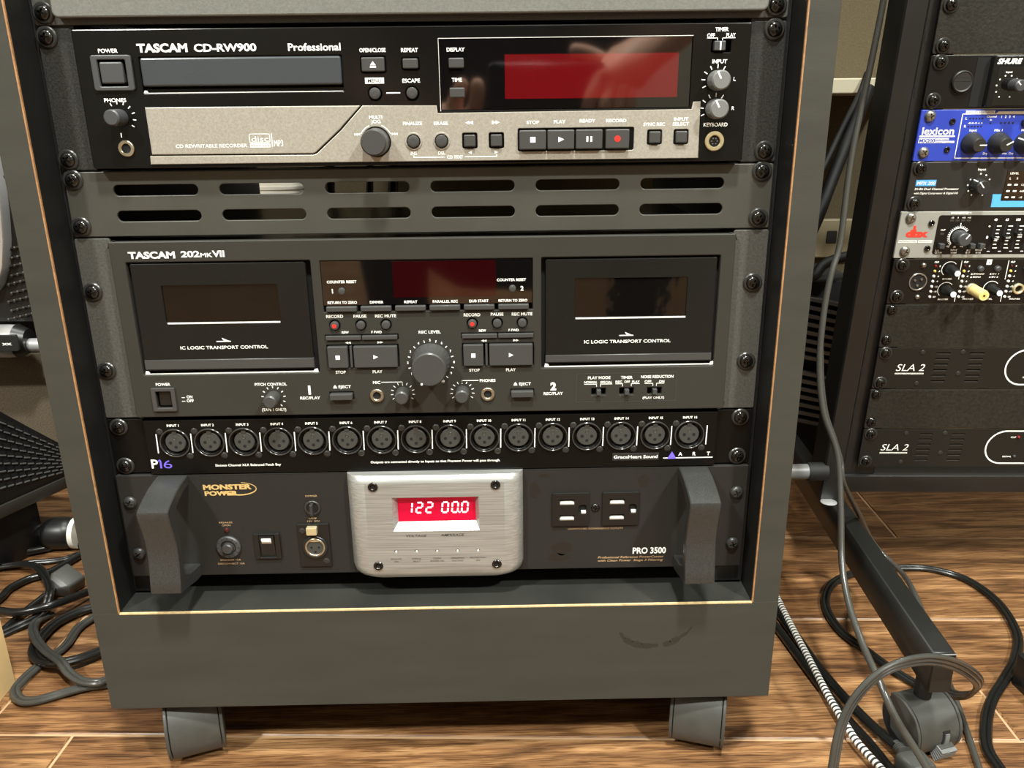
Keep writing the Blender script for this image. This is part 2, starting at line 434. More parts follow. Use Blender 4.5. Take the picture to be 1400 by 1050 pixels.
def button(u, x0, x1, d0, d1, p0, p1, name='button', m='button_dark', r=0.6, bev=0.7):
    b = u.mb(); b.box(x0, x1, d0, d1, p0, p1, m, bev, r); return u.part(name, b)
def rbutton(u, x, d, r, p0, p1, name='button', m='button_dark'):
    b = u.mb(); b.lathe(x, d, [(r, p0), (r, p1 - .9), (r * .86, p1 - .25), (r * .5, p1), (0, p1)], m, 24); return u.part(name, b)
def sym(b, kind, x, d, s, m, p):
    if kind == 'stop': b.tri([(x - s, d - s), (x + s, d - s), (x + s, d + s), (x - s, d + s)], m, p)
    if kind == 'play': b.tri([(x - s, d - s), (x + s * 1.2, d), (x - s, d + s)], m, p)
    if kind == 'back': b.tri([(x + s, d - s), (x - s * 1.2, d), (x + s, d + s)], m, p)
    if kind == 'pause':
        for q in (-.75, .75): b.tri([(x + s * (q - .35), d - s), (x + s * (q + .35), d - s), (x + s * (q + .35), d + s), (x + s * (q - .35), d + s)], m, p)
    if kind == 'ff': sym(b, 'play', x - s, d, s, m, p); sym(b, 'play', x + s, d, s, m, p)
    if kind == 'rew': sym(b, 'back', x - s, d, s, m, p); sym(b, 'back', x + s, d, s, m, p)
    if kind == 'skipb': sym(b, 'rew', x + .5 * s, d, s, m, p); b.tri([(x - 2.1 * s, d - s), (x - 1.6 * s, d - s), (x - 1.6 * s, d + s), (x - 2.1 * s, d + s)], m, p)
    if kind == 'skipf': sym(b, 'ff', x - .5 * s, d, s, m, p); b.tri([(x + 1.6 * s, d - s), (x + 2.1 * s, d - s), (x + 2.1 * s, d + s), (x + 1.6 * s, d + s)], m, p)
    if kind == 'eject':
        b.tri([(x - s, d + .25 * s), (x, d - s), (x + s, d + .25 * s)], m, p); b.tri([(x - s, d + .5 * s), (x + s, d + .5 * s), (x + s, d + s), (x - s, d + s)], m, p)

RACKBOT = lambda k: W(0, 0, -44.45 * k)
UH = 44.45
# ------------------------------------------------------------------ the room
def WV(x, d, p): return W(x, -p, -d)              # world builder: (x, -z, -y)
def wbox(b, x0, x1, y0, y1, z0, z1, m, bev=0.0): b.box(x0, x1, -z1, -z0, -y1, -y0, m, bev)
def structure(o): o['kind'] = 'structure'; return o
RX, RY0, RY1, RZ = 2600, -2600, 745, 1830
for nm, bx, m in (('wall_back', (-RX, RX, RY1, RY1 + 60, -FLOOR, RZ), 'wall_beige'), ('wall_front', (-RX, RX, RY0 - 60, RY0, -FLOOR, RZ), 'room_wall'),
                  ('wall_left', (-RX - 60, -RX, RY0, RY1, -FLOOR, RZ), 'room_wall'), ('wall_right', (RX, RX + 60, RY0, RY1, -FLOOR, RZ), 'room_wall'),
                  ('ceiling', (-RX, RX, RY0, RY1, RZ, RZ + 40), 'ceiling_white')):
    b = MB(WV); wbox(b, *bx, m); structure(b.done(nm))
b = MB(WV)                                         # plank tiles: each its own piece, grout between
ang = math.atan(-0.0373); ca, sa = math.cos(ang), math.sin(ang)
def fl(u, v, z): return (u * ca - v * sa, -z, -(8 + u * sa + v * ca))
b.faces([fl(-3200, -3200, -FLOOR - 1.2), fl(3200, -3200, -FLOOR - 1.2), fl(3200, 1500, -FLOOR - 1.2), fl(-3200, 1500, -FLOOR - 1.2)], [(0, 1, 2, 3)], 'grout')
G = 1.25; PW = 176.0; PL = 905.0
JO = {0: 492, -1: -330, 1: 95, 2: 536, 3: 210}
for row in range(-15, 5):
    j0 = JO.get(row, (row * 331.7) % PL)
    u = j0 - PL * math.ceil((j0 + 2900) / PL)
    while u < 2900:
        v0, v1 = row * PW + G, (row + 1) * PW - G; u0, u1 = u + G, u + PL - G; z = -FLOOR
        P = [fl(u0, v0, z - .9), fl(u1, v0, z - .9), fl(u1, v1, z - .9), fl(u0, v1, z - .9)] + \
            [fl(u0 + 1, v0 + 1, z), fl(u1 - 1, v0 + 1, z), fl(u1 - 1, v1 - 1, z), fl(u0 + 1, v1 - 1, z)]
        b.faces(P, [(4, 5, 6, 7), (0, 1, 5, 4), (1, 2, 6, 5), (2, 3, 7, 6), (3, 0, 4, 7)], 'wood')
        u += PL
structure(b.done('floor'))

# ------------------------------------------------------------------ wooden rack cabinet on casters
cab = empty('rack_cabinet', W(0, 200, -FLOOR), 'dark laminate rack cabinet on casters filling the middle, recorders and decks screwed into it', 'cabinet')
CO = Vector((0, 0.2, 0))
def CV(x, d, p): return W(x, -p, -d) - CO
def cpart(name, b, parent=None): return b.done(name, parent or cab)
YF, YB, ZT, ZS, ZB = -25.0, 470.0, 430.0, -417.5, -506.0
XI, XO = 244.5, 265.0
for sg in (-1, 1):
    b = MB(CV); x0, x1 = sorted((sg * XI, sg * XO)); wbox(b, x0, x1, YF, YB, ZS, ZT, 'laminate', 0.25); o = cpart('side_panel', b)
    b = MB(CV); x0, x1 = sorted((sg * (XI - 0.15), sg * (XI + 0.85))); wbox(b, x0, x1, YF - 0.12, YF + 1.4, ZS, ZT - 21, 'raw_board_edge')
    plabel(cpart('edge_strip', b, o), 'raw orange-brown board edge')
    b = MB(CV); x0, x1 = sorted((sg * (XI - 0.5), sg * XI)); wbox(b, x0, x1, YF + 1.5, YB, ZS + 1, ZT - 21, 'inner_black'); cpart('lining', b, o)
    b = MB(CV); x0, x1 = sorted((sg * 218, sg * 243.5)); wbox(b, x0, x1, 2.8, 26, -415, ZT - 24, 'rail_black'); cpart('mounting_rail', b)
b = MB(CV); wbox(b, -XO, XO, YF, YB, ZB, ZS, 'laminate', 0.25); base = cpart('bottom_board', b)
b = MB(CV); wbox(b, -XI, XI, YF - 0.12, YF + 1.6, ZS - 1.0, ZS + 0.15, 'pale_board_edge'); plabel(cpart('edge_strip', b, base), 'raw pale board edge along the sill')
b = MB(CV); wbox(b, -XO, XO, YF, YB, ZT, ZT + 21, 'laminate', 0.5); cpart('top_board', b)
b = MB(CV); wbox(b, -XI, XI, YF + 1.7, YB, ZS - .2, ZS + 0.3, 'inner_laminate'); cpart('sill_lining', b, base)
for pl, ws in ((((143, -443), (146, -449), (152, -453), (160, -455.5), (168, -456), (173, -455)), (2.5, 4.5, 5, 4.5, 3)), (((177, -455), (183, -453.5), (189, -449)), (4.5, 5)), (((189, -449), (195, -445), (199, -439)), (2.6, 1.6))):
    b = MB(CV)
    for ((xa, za), (xb, zb)), w_ in zip(zip(pl, pl[1:]), ws): b.prism([(x, d) for x, d in circ((xa + xb) / 2, -(za + zb) / 2, w_ * .62, 18)], -YF - .04, -YF + .05, 'scuff'); b.line(xa, -za, xb, -zb, w_, 'scuff', -YF + .06, .1)
    plabel(cpart('scuff_mark', b, base), 'faint dark scuff')
# casters: hood, two wheels, swivel stem
def twin_caster(parent, V, hood_r, half, name='caster', stem=12, m='caster_black'):
    """local axes: axle along x, hood opening towards the back"""
    b = MB(V); wr = hood_r - 3.5
    b.lathe(0, 0, [(7, -4), (7, stem), (0, stem)], 'matte_black', 16, ax=lambda r, s, p: (r, -hood_r - p + 2, s)); root = b.done(name, parent)
    b = MB(V); prof = []
    A = [math.radians(a) for a in range(-38, 121, 7)]
    prof = [((hood_r) * math.cos(a), -hood_r * math.sin(a)) for a in A] + [((hood_r - 2.2) * math.cos(a), -(hood_r - 2.2) * math.sin(a)) for a in reversed(A)]
    b.extr(prof, -half + 3.2, half - 3.2, m, 0.4); hd = b.done('hood', root)
    for sg in (-1, 1):
        b = MB(V); b.extr([((hood_r + .3) * math.cos(a), -(hood_r + .3) * math.sin(a)) for a in A] + [(-6, 8)], *(sorted((sg * half, sg * (half - 2.6)))), m, 0.5); b.done('side_cheek', hd)
    for sg in (-1, 1):
        b = MB(V); w0, w1 = half * .22, half - 2.4
        b.lathe(0, 0, [(0, w0), (wr * .86, w0), (wr, w0 + 2), (wr, w1 - 2), (wr * .86, w1), (0, w1)], 'rubber', 36, ax=lambda r, s, p, sg=sg: (sg * p, r, s))
        b.done('wheel', root)
    return root
def caster_at(parent, origin, x, y, hood_r, half, yaw):
    R = Matrix.Rotation(yaw, 3, 'Z'); c = W(x, y, -FLOOR + hood_r - 3.5 + 0.2)
    return lambda a, d, p: R @ Vector((a / 1000, -p / 1000, -d / 1000)) + c - origin
for x, y, yw in ((-214.5, 9, 20), (219, 10, -17), (-203, 430, -35), (212, 430, 160)):
    twin_caster(cab, caster_at(cab, Vector((0, 0.2, 0)), x, y, 33.5, 22.5, math.radians(yw)), 33.5, 22.5)
# ------------------------------------------------------------------ units of the wooden cabinet
XE = 240.6                                             # half width over the ears
EAR0 = 215.5
def ears(u, d0, d1, m, xin=EAR0 + .8, p1=0.0, r=1.5, name='mounting_ear'):
    out = []
    for sg in (-1, 1):
        x0, x1 = sorted((sg * xin, sg * XE)); b = u.mb(); b.box(x0, x1, d0, d1, -2.6, p1, m, 0.5, r); out.append(u.part(name, b))
    return out
def body(u, d0, d1, depth, x=214.0, p=-2.0):
    b = u.mb(); b.box(-x, x, d0, d1, -depth, p, 'housing_black'); return u.part('housing', b)

# --- drawer front above (only its lower edge is in the picture)
u = Unit('drawer_unit', W(0, 0, 0.6), 2 * UH, -2 * UH, 'grey steel drawer front at the very top of the cabinet, mostly out of the picture', 'drawer')
b = u.mb(); b.box(-226, 226, -88, -4.3, 0, 6.5, 'drawer_grey', 1.2, 4); u.part('drawer_front', b)
b = u.mb(); b.box(-XE, XE, -88.5, -0.6, -2.5, 0, 'powder_grey', 0.5, 2); u.part('mounting_ear', b)
b = u.mb(); b.box(-210, 210, -86, -6, -300, -2.6, 'matte_black'); u.part('housing', b)
for x in (-234, 232.5):
    for d in (-8.0, -82): rack_screw(u, x, d)

# --- disc recorder, 2 units
u = Unit('disc_recorder', RACKBOT(2), 2 * UH, 0, 'black disc recorder with silver control strip and wide dark red display', 'disc recorder', mw=None)
P = 8.0
ears(u, 0.6, 88.3, 'powder_black')
body(u, 3, 86, 300)
holes = [rr(-175.0, -46.3, 18.6, 40.3, .6), rr(-203.2, -181.2, 19.3, 36.8, 1), rr(16.2, 178.4, 9.8, 52.8, .8), circ(-191.3, 74.3, 3.4),
         rr(-34.2, -18.4, 19.6, 29.3, .8), rr(-7.9, 3.1, 20.7, 27.8, .8), circ(-26.2, 41.9, 4.3), circ(-2.2, 42.1, 4.3), rr(190.8, 203.1, 12.2, 19.4, .5), circ(196.2, 74.2, 5.4)]
b = u.mb(); b.plate(rr(-215.2, 215.7, 2.0, 87.0, 1.2), holes, 0.5, P, 'gloss_black', 0.7); face = u.part('front_panel', b)
b = u.mb(); b.box(-214, 214, 3, 86, -1.5, 0.6, 'void_black'); u.part('backing', b)
# disc tray
b = u.mb(); b.box(-174.6, -46.8, 19.0, 36.4, 1.0, P + 0.6, 'tray_grey', 1.2, 0.8); tr = u.part('disc_tray', b)
b = u.mb(); b.prism([(-174.8, 37.9), (-46.5, 37.9), (-46.5, 40.2), (-174.8, 40.2)], 1, 5.6, 'gloss_black'); b.line(-174.6, 40.3, -46.6, 40.3, .5, 'chrome_print', P + .1)
b.tri([(-174.9, 40.3), (-171.5, 40.3), (-172.5, 38.8), (-174.0, 38.6)], 'chrome_print', P + .1); u.part('tray_lip', b, tr)
# power button
b = u.mb()
b.plate(rr(-205.0, -179.4, 17.2, 38.6, 1.6), [rr(-201.0, -183.2, 20.0, 36.0, .8)], P - .2, P + 2.2, 'knob_grey', .6); bz = u.part('power_bezel', b)
b = u.mb(); b.box(-200.2, -185.4, 21.2, 34.4, 1.0, P + 1.6, 'knob_grey', 1.0, .8); u.part('power_button', b, bz)
# phones
b = u.mb(); ticks(b, -192.5, 55, 8.3, 10.3, 7, -30, 125, 'print_white', P + .1, .6); b.line(-193.5, 64.6, -193.5, 67.4, .6, 'print_white', P + .1)
u.part('dial_marks', b)
b = u.mb(); ticks(b, 195.4, 36.6, 7.6, 10.0, 6, -115, 30, 'print_white', P + .1, .6); u.part('dial_marks', b)
b = u.mb(); ticks(b, 195.4, 54.0, 7.6, 10.0, 6, -115, 30, 'print_white', P + .1, .6)
u.part('dial_marks', b)
knob(u, -192.6, 55, P, 5.4, 13, name='phones_knob'); jack(u, -191.3, 74.3, P, 5.2)
# silver strip: two plates with a groove between them
b = u.mb(); lp = [(-175.1, 48.9), (-35.9, 49.3), (-48.4, 61.7), (-50.2, 63.6), (-67.2, 78.0), (-69.2, 78.8), (-174.9, 78.4)]
b.prism(lp, P - .5, P + 1.4, 'champagne', 0.5); strip = u.part('silver_strip', b)
mp = [(-34.6, 49.3), (13.4, 49.8), (13.9, 54.5), (179.8, 53.9), (180.6, 49.3), (185.4, 49.2), (185.9, 84.8), (-176.6, 84.6), (-176.2, 79.2), (-68.9, 79.7), (-66.4, 78.7), (-49.4, 64.3), (-47.6, 62.4)]
hol = [circ(-27.1, 72, 9.6)] + [circ(x, 72.0, 5.0) for x in (-2.6, 15.8)] + [rr(x - 5.0, x + 5.0, 67.0, 77.0, 1.2) for x in (34.4, 51.9)] + \
      [rr(66.0, 142.6, 64.6, 79.2, 1.2)] + [rr(x - 4.9, x + 4.9, 66.4, 76.0, 1.2) for x in (156.2, 173.7)]
b = u.mb(); b.plate(mp, hol, P - .5, P + 1.4, 'champagne', 0.4); u.part('silver_plate', b, strip)
PS = P + 1.4
b = u.mb()
for x in (-2.6, 15.8): b.ring(x, 72, 4.5, 5.7, P, PS + .5, 'champagne')
u.part('button_surround', b, strip)
def cbutton(x, d, **k): return rbutton(u, x, d, k.pop('r', 3.9), 1.0, PS + 2.4, **k)
knob(u, -27.1, 72, P, 8.9, 15, 'button_dark', name='jog_dial')
for x, n in ((-2.6, 'finalize_button'), (15.8, 'erase_button')): cbutton(x, 72, name=n)
for x, n in ((34.4, 'rewind_button'), (51.9, 'forward_button')): button(u, x - 3.7, x + 3.7, 68.2, 75.7, 1, PS + 2.2, n)
for x, n in ((156.2, 'sync_button'), (173.7, 'input_select_button')): button(u, x - 3.7, x + 3.7, 67.5, 74.9, 1, PS + 2.2, n)
for (x0, x1, k, n) in ((67.0, 84.6, 'stop', 'stop_button'), (85.4, 103.0, 'play', 'play_button'), (104.0, 121.6, 'pause', 'ready_button'), (123.6, 139.2, 'dot', 'record_button')):
    o = button(u, x0, x1, 65.8, 78.0, 1, PS + 3, n); b = u.mb(); xc = (x0 + x1) / 2; pp = PS + 3.12
    if k == 'dot': b.lathe(xc, 71.8, [(2.0, pp - .1), (2.0, pp), (0, pp)], 'red_dot', 20)
    else: sym(b, k, xc, 71.8, 1.7, 'print_white', pp)
    u.part('symbol', b, o)
# upper buttons
o = button(u, -33.6, -18.9, 20.2, 28.8, 1, P + 1.8, 'open_close_button'); b = u.mb(); sym(b, 'eject', -26.2, 24.6, 1.9, 'print_white', P + 1.95); u.part('symbol', b, o)
button(u, -7.3, 2.5, 21.2, 27.3, 1, P + 1.8, 'repeat_button')
for x, n in ((-26.2, 'menu_button'), (-2.2, 'escape_button')): rbutton(u, x, 42, 3.6, 1, P + 2.0, n)
# display
b = u.mb(); b.box(16.6, 178.0, 10.1, 52.5, 1, P - .3, 'glass_black'); gl = u.part('display_window', b)
b = u.mb(); b.box(58.0, 170.0, 19.4, 46.3, P - .4, P - .22, 'red_window'); plabel(u.part('red_display', b, gl), 'dark red display field')
for d, n in ((24.2, 'display_button'), (42.1, 'time_button')): button(u, 22.1, 31.9, d - 3.1, d + 3.1, P - 1, P + 1.6, n)
b = u.mb(); b.line(16.0, 9.5, 178.6, 9.4, .35, 'chrome_print', P + .05); b.line(15.9, 9.5, 15.9, 53.4, .3, 'chrome_print', P + .05); u.part('display_rim', b, gl)
# right controls
b = u.mb(); b.box(191.9, 199.2, 12.8, 18.6, 1, P + 2.2, 'knob_grey', .5, .3); b.line(195.9, 13.2, 195.9, 18.2, .9, 'print_white', P + 2.3); u.part('timer_switch', b)
for d, n in ((36.6, 'input_knob_left'), (54.0, 'input_knob_right')): knob(u, 195.4, d, P, 6.4, 12.5, 'knob_light', ptr=-28, name='input_knob')
ks = jack(u, 196.2, 74.2, P, 6.3, 'keyboard_socket', 'cream_metal')
b = u.mb()
for a_ in range(0, 360, 60): b.lathe(196.2 + 1.9 * math.cos(math.radians(a_)), 74.2 + 1.9 * math.sin(math.radians(a_)), [(.55, P + .2), (.5, P + .7), (0, P + .75)], 'screw_steel', 10)
b.box(194.9, 197.5, 73.7, 74.7, P + .2, P + .6, 'black_plastic'); u.part('pins', b, ks)
# printing
b = u.mb(); w = 'print_white'; p = P + .12
def L(t, x0, x1, d, cap=2.4, m=w, bold=.018, pp=None): b.text(t, x0, x1, d, cap, m, pp or p, bold)
L('CD-RW900', -139.2, -99.7, 13.4, 4.5, bold=.03); L('Professional', -79.6, -46.3, 13.6, 4.5)
u.part('model_lettering', b); b = u.mb()
L('POWER', -199.9, -187.5, 14.6); L('PHONES', -201, -186.9, 44.2); L('OPEN/CLOSE', -34.5, -17.8, 15.9); L('REPEAT', -8, 2.8, 16.1)
L('DISPLAY', 21.1, 32.5, 16.1, pp=P + .05); L('TIME', 23.7, 30.3, 34.2, pp=P + .05); L('ESCAPE', -8.1, 3.2, 34.4); b.line(-18.9, 41.8, -9.9, 41.8, .7, w, p)
u.part('printed_lettering', b); b = u.mb(); b.box(-32.1, -19.9, 32.4, 36.0, P - .1, P + .08, w); L('MENU', -30.4, -21.6, 34.2, 2.2, 'print_black', pp=P + .16); u.part('menu_label', b); b = u.mb()
q = PS + .12
for t, x0, x1, d in (('MULTI', -30.8, -22.2, 56.5), ('JOG', -29.7, -23.5, 59.3), ('FINALIZE', -8.9, 3.5, 60.7), ('ERASE', 11.2, 20.4, 60.8), ('INS', -4.8, -.8, 79.5), ('DEL', 13.3, 18, 79.5),
                    ('CD TEXT', 19.1, 29.7, 82.2), ('STOP', 71.8, 80, 60.9), ('PLAY', 89.7, 97.3, 60.7), ('READY', 106.6, 116.9, 60.3), ('RECORD', 124, 137.2, 60.4),
                    ('SYNC REC', 148.5, 162.7, 63), ('INPUT', 168.5, 177.9, 60), ('SELECT', 167.8, 178.6, 63)): L(t, x0, x1, d, 2.1, pp=q)
L('CD REWRITABLE RECORDER', -158.5, -111.7, 73.2, 2.2, bold=.005, pp=q)
for x0, x1 in ((-2.9, 17.5), (31, 51.9)): b.line(x0, 82.2, x1, 82.2, .45, w, q)
b.line(-2.9, 80.9, -2.9, 82.4, .45, w, q); b.line(51.9, 80.9, 51.9, 82.4, .45, w, q)
sym(b, 'rew', 34.4, 60.7, 1.2, w, q); sym(b, 'ff', 51.6, 60.7, 1.2, w, q); sym(b, 'back', 34.4, 79.5, 1.0, w, q); sym(b, 'play', 51.6, 79.5, 1.0, w, q)
sym(b, 'skipb', -39.4, 67.2, .8, w, q); sym(b, 'skipf', -14.6, 67.2, .8, w, q)
for a0 in (-62, 22):
    for i in range(8):
        a = math.radians(a0 + i * 5); a2 = math.radians(a0 + i * 5 + 5.3); b.line(-27.1 + 10.9 * math.sin(a), 72 - 10.9 * math.cos(a), -27.1 + 10.9 * math.sin(a2), 72 - 10.9 * math.cos(a2), .5, w, q)
u.part('printed_lettering', b); b = u.mb()      # disc emblem and its neighbour
for pts in (rr(-109.8, -96.6, 66.2, 71.6, 1),):
    for i in range(len(pts)): b.line(*pts[i], *pts[(i + 1) % len(pts)], .35, w, q)
L('disc', -108.6, -97.4, 69.2, 3.6, bold=.0, pp=q); b.box(-109.8, -96.6, 72.2, 74.6, q - .1, q, w); L('Rewritable', -109.2, -97.2, 73.4, 1.3, 'champagne', pp=q + .1); b.line(-95.3, 65.8, -95.3, 74.4, .4, w, q)
L('MP3', -94.2, -88.2, 72, 4.2, bold=0, pp=q); u.part('disc_emblem', b); b = u.mb()
L('TIMER', 192.4, 200.9, 5.9); L('OFF', 187.4, 192.3, 9.4); L('PLAY', 199.6, 205.5, 9.3); L('INPUT', 191.7, 201.2, 24.9); L('L', 206.2, 207.7, 35.6); L('R', 206.3, 208.1, 53.6); L('KEYBOARD', 188.5, 204.3, 63.7)
b.line(187.4, 11, 194.2, 11, .4, w, p); b.line(194.2, 11, 194.2, 12.4, .4, w, p); b.line(197.4, 11, 205.5, 11, .4, w, p); b.line(197.4, 11, 197.4, 12.4, .4, w, p)
u.part('printed_lettering', b)
b = u.mb(); b.text('TASCAM', -175.2, -143.2, 13.2, 4.9, 'chrome_print', P + .35, .045); u.part('brand_logo', b)
for x in (-234.5, 232.6):
    for d in (5.6, 81.3): rack_screw(u, x, d)

# --- vent panel, 1 unit
u = Unit('vent_panel', RACKBOT(3), UH, 177.8 - 88.9, 'dark grey steel vent panel with twelve long slots between the two recorders', 'vent panel')
z0 = 88.9
hs = []
for i in range(6):
    x0 = -208.3 + i * 71.6
    for d in (12.9, 30.2): hs.append([(a, q + z0) for a, q in rr(x0, x0 + 57.2, d - 3.6, d + 3.6, 3.59, 8)])
b = u.mb(); b.plate([(a, q + z0) for a, q in rr(-240, 240, .5, 43.9, 1.5)], hs, -2.2, 0, 'vent_grey', .5); vp = u.part('slotted_plate', b)
b = u.mb(); b.box(-217, 217, z0 + .2, z0 + 1.8, -22, -2.2, 'vent_grey'); u.part('upper_flange', b, vp)
b = u.mb(); b.box(-217, 217, z0 + 42.4, z0 + 44.0, -22, -2.2, 'vent_grey'); u.part('lower_flange', b, vp)
for x in (-233.9, 232.2):
    for d in (5.6, 36.9): rack_screw(u, x, d + z0)

# --- cassette deck, 3 units
u = Unit('cassette_deck', RACKBOT(6), 3 * UH, 266.7, 'grey double cassette deck with two tape doors and a round level knob', 'cassette deck')
P = 6.0
ears(u, 267.3, 399.3, 'powder_grey')
body(u, 271, 396, 280)
hol = [rr(-205.2, -78.4, 283.3, 364.6, 1), rr(81.7, 206.6, 283.7, 363.9, 1), rr(-71.8, 75.6, 284.0, 320.2, .4), rr(-198.6, -186.9, 376.6, 389.9, .4)]
for x in (-64.9, -46.4, -28.6, 32.6, 50.3, 68.1): hol.append(circ(x, 329.8, 3.9, 20))
hol += [rr(-72.4, -20.4, 337.0, 341.0, .3), rr(24.6, 75.7, 337.0, 341.0, .3), rr(-72.0, -20.8, 344.4, 361.6, .5), rr(25.0, 76.2, 344.6, 361.8, .5), circ(-38.3, 382.8, 3.0), circ(42.5, 383, 3.0)]
hol += [rr(-72.6, -55.4, 379.8, 385.8, .4), rr(59.3, 76.2, 379.8, 385.8, .4)] + [rr(x - 5.2, x + 5.2, 380.1, 385.2, .2) for x in (123.6, 144.1, 164.6)]
b = u.mb(); b.plate(rr(-215.3, 216.4, 268.9, 397.2, .8), hol, 1.0, P, 'deck_face', 0.8); u.part('front_panel', b)
b = u.mb(); b.box(-213, 214, 271, 396, -1.8, 1.0, 'void_black'); u.part('backing', b)
def tape_door(x0, x1, d0, d1, wx0, wx1, wd0, wd1, lip):
    b = u.mb(); b.plate(rr(x0, x1, d0, lip, .6), [rr(wx0, wx1, wd0, wd1, .8)], 1.2, P - 1.0, 'deck_door', .6); o = u.part('tape_door', b)
    b = u.mb(); b.extr([(1.2, lip - .2), (P - 1.1, lip - .2), (P - .6, lip + .4), (P - .6, d1 - 1.4), (P - 2.2, d1), (1.2, d1)], x0, x1, 'button_dark'); u.part('door_lip', b, o)
    b = u.mb(); b.box(wx0, wx1, wd0, wd1, 1.2, P - 2.2, 'window_black'); wdw = u.part('tape_window', b, o)
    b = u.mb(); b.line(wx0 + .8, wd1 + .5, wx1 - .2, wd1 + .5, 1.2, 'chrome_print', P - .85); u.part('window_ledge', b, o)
    b = u.mb(); c = (x0 + x1) / 2; xi = wx1 - 47
    b.line(xi, 340.6, xi + 10, 340.6, .7, 'print_white', P - .9); b.tri([(xi + 5, 339.8), (xi + 4, 338), (xi + 10.4, 340.9), (xi + 7, 340.9)], 'print_white', P - .88)
    b.text('IC LOGIC TRANSPORT CONTROL', wx0 + 7.3, wx0 + 69.6, 344.9, 2.4, 'print_white', P - .88, .01); u.part('lettering', b, o)
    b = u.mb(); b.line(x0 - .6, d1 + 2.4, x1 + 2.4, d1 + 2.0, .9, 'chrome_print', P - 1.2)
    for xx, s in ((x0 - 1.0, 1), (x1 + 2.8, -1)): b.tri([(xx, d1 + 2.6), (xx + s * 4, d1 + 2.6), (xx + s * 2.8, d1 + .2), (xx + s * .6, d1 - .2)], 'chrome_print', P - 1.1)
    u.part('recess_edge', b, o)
tape_door(-203.2, -82.2, 284.4, 362.0, -183.6, -103.1, 300.0, 326.4, 353.8)
tape_door(84.8, 204.6, 285.2, 360.9, 105.2, 184.6, 299.0, 327.0, 354.6)
b = u.mb(); b.box(-71.4, 75.2, 284.3, 315.4, 1, P - .3, 'glass_black'); gl = u.part('display_window', b)
b = u.mb(); b.box(-22, 50, 285.0, 310.5, P - .4, P - .22, 'dark_red_window'); plabel(u.part('red_display', b, gl), 'very dark red display field')
for i in range(6):
    x0 = -69.8 + i * 24.2; b = u.mb(); b.box(x0, x0 + 21.6, 316.0, 319.8, 1, P + 2.2, 'button_dark', .7, .3); u.part('mode_button', b)
for x, d in ((-57.9, 305.2), (61.4, 305.0)): rbutton(u, x, d, 2.5, P - 1, P + 2.4, 'counter_reset_button')
for x in (-64.9, -46.4, -28.6, 32.6, 50.3, 68.1):
    o = rbutton(u, x, 329.9, 3.1, 1, P + 2.2, 'record_button' if x in (-64.9, 32.6) else 'round_button')
    if x in (-64.9, 32.6): b = u.mb(); b.lathe(x, 329.9, [(1.5, P + 2.2), (1.5, P + 2.35), (0, P + 2.35)], 'red_dot', 16); plabel(u.part('symbol', b, o), 'red dot')
for x0 in (-72.0, 25.0):
    for k, sy in ((0, 'rew'), (1, 'ff')):
        o = button(u, x0 + k * 25.8, x0 + k * 25.8 + 25.2, 337.4, 340.6, 1, P + 1.6, 'wind_button', r=.2, bev=.5)
    for (a0, a1, sy, n) in ((x0 + .6, x0 + 15.0, 'stop', 'stop_button'), (x0 + 19.2, x0 + 50.4, 'play', 'play_button')):
        o = button(u, a0, a1, 345.0, 361.0, 1, P + 2.4, n); b = u.mb(); sym(b, sy, (a0 + a1) / 2, 353, 1.5, 'print_white', P + 2.52); u.part('symbol', b, o)
    button(u, x0 + 16.4, x0 + 18.0, 345.0, 361.0, 1, P + 1.4, 'divider', r=.2, bev=.3)
knob(u, 2.0, 358.2, P, 13.0, 19, 'button_dark', flare=1.2, name='level_knob')
b = u.mb(); b.lathe(-3.4, 368.6, [(.8, P + 19), (.8, P + 19.15), (0, P + 19.15)], 'print_white', 12); u.part('level_dot', b)
for x, d, n in ((-113.6, 383.2, 'pitch_knob'), (-19.4, 381.6, 'microphone_knob'), (24.0, 381.4, 'phones_knob')): knob(u, x, d, P, 5.2, 11.5, 'button_dark', name=n)
jack(u, -38.3, 382.8, P, 5.0, 'microphone_jack'); jack(u, 42.5, 383.0, P, 5.0)
for x in (-64, 67.7): button(u, x - 8.2, x + 8.2, 380.4, 385.2, 1, P + 3.6, 'eject_button', r=.3)
b = u.mb(); b.plate(rr(-201.4, -184.2, 374.3, 392.2, .8), [rr(-198.2, -187.2, 376.9, 389.6, .4)], P - .2, P + 1.8, 'button_dark', .5); bz = u.part('power_bezel', b)
b = u.mb(); b.box(-197.4, -188.0, 377.7, 388.8, .8, P - 1.0, 'black_plastic', .8, .4); u.part('power_button', b, bz)
for i, x in enumerate((123.6, 144.1, 164.6)):
    b = u.mb(); b.box(x - 1.6, x + 1.6, 380.6, 384.8, .8, P + 2.6, 'knob_grey', .4, .3); u.part('slide_switch', b)
b = u.mb(); p = P + .12; w = 'print_white'
L('202', -166.4, -153.5, 277.8, 4.2, bold=.03); L('MK', -153.1, -144.9, 278.6, 2.9, bold=.02); L('VII', -144.9, -136.6, 277.8, 4.3, bold=.03); u.part('model_lettering', b); b = u.mb()
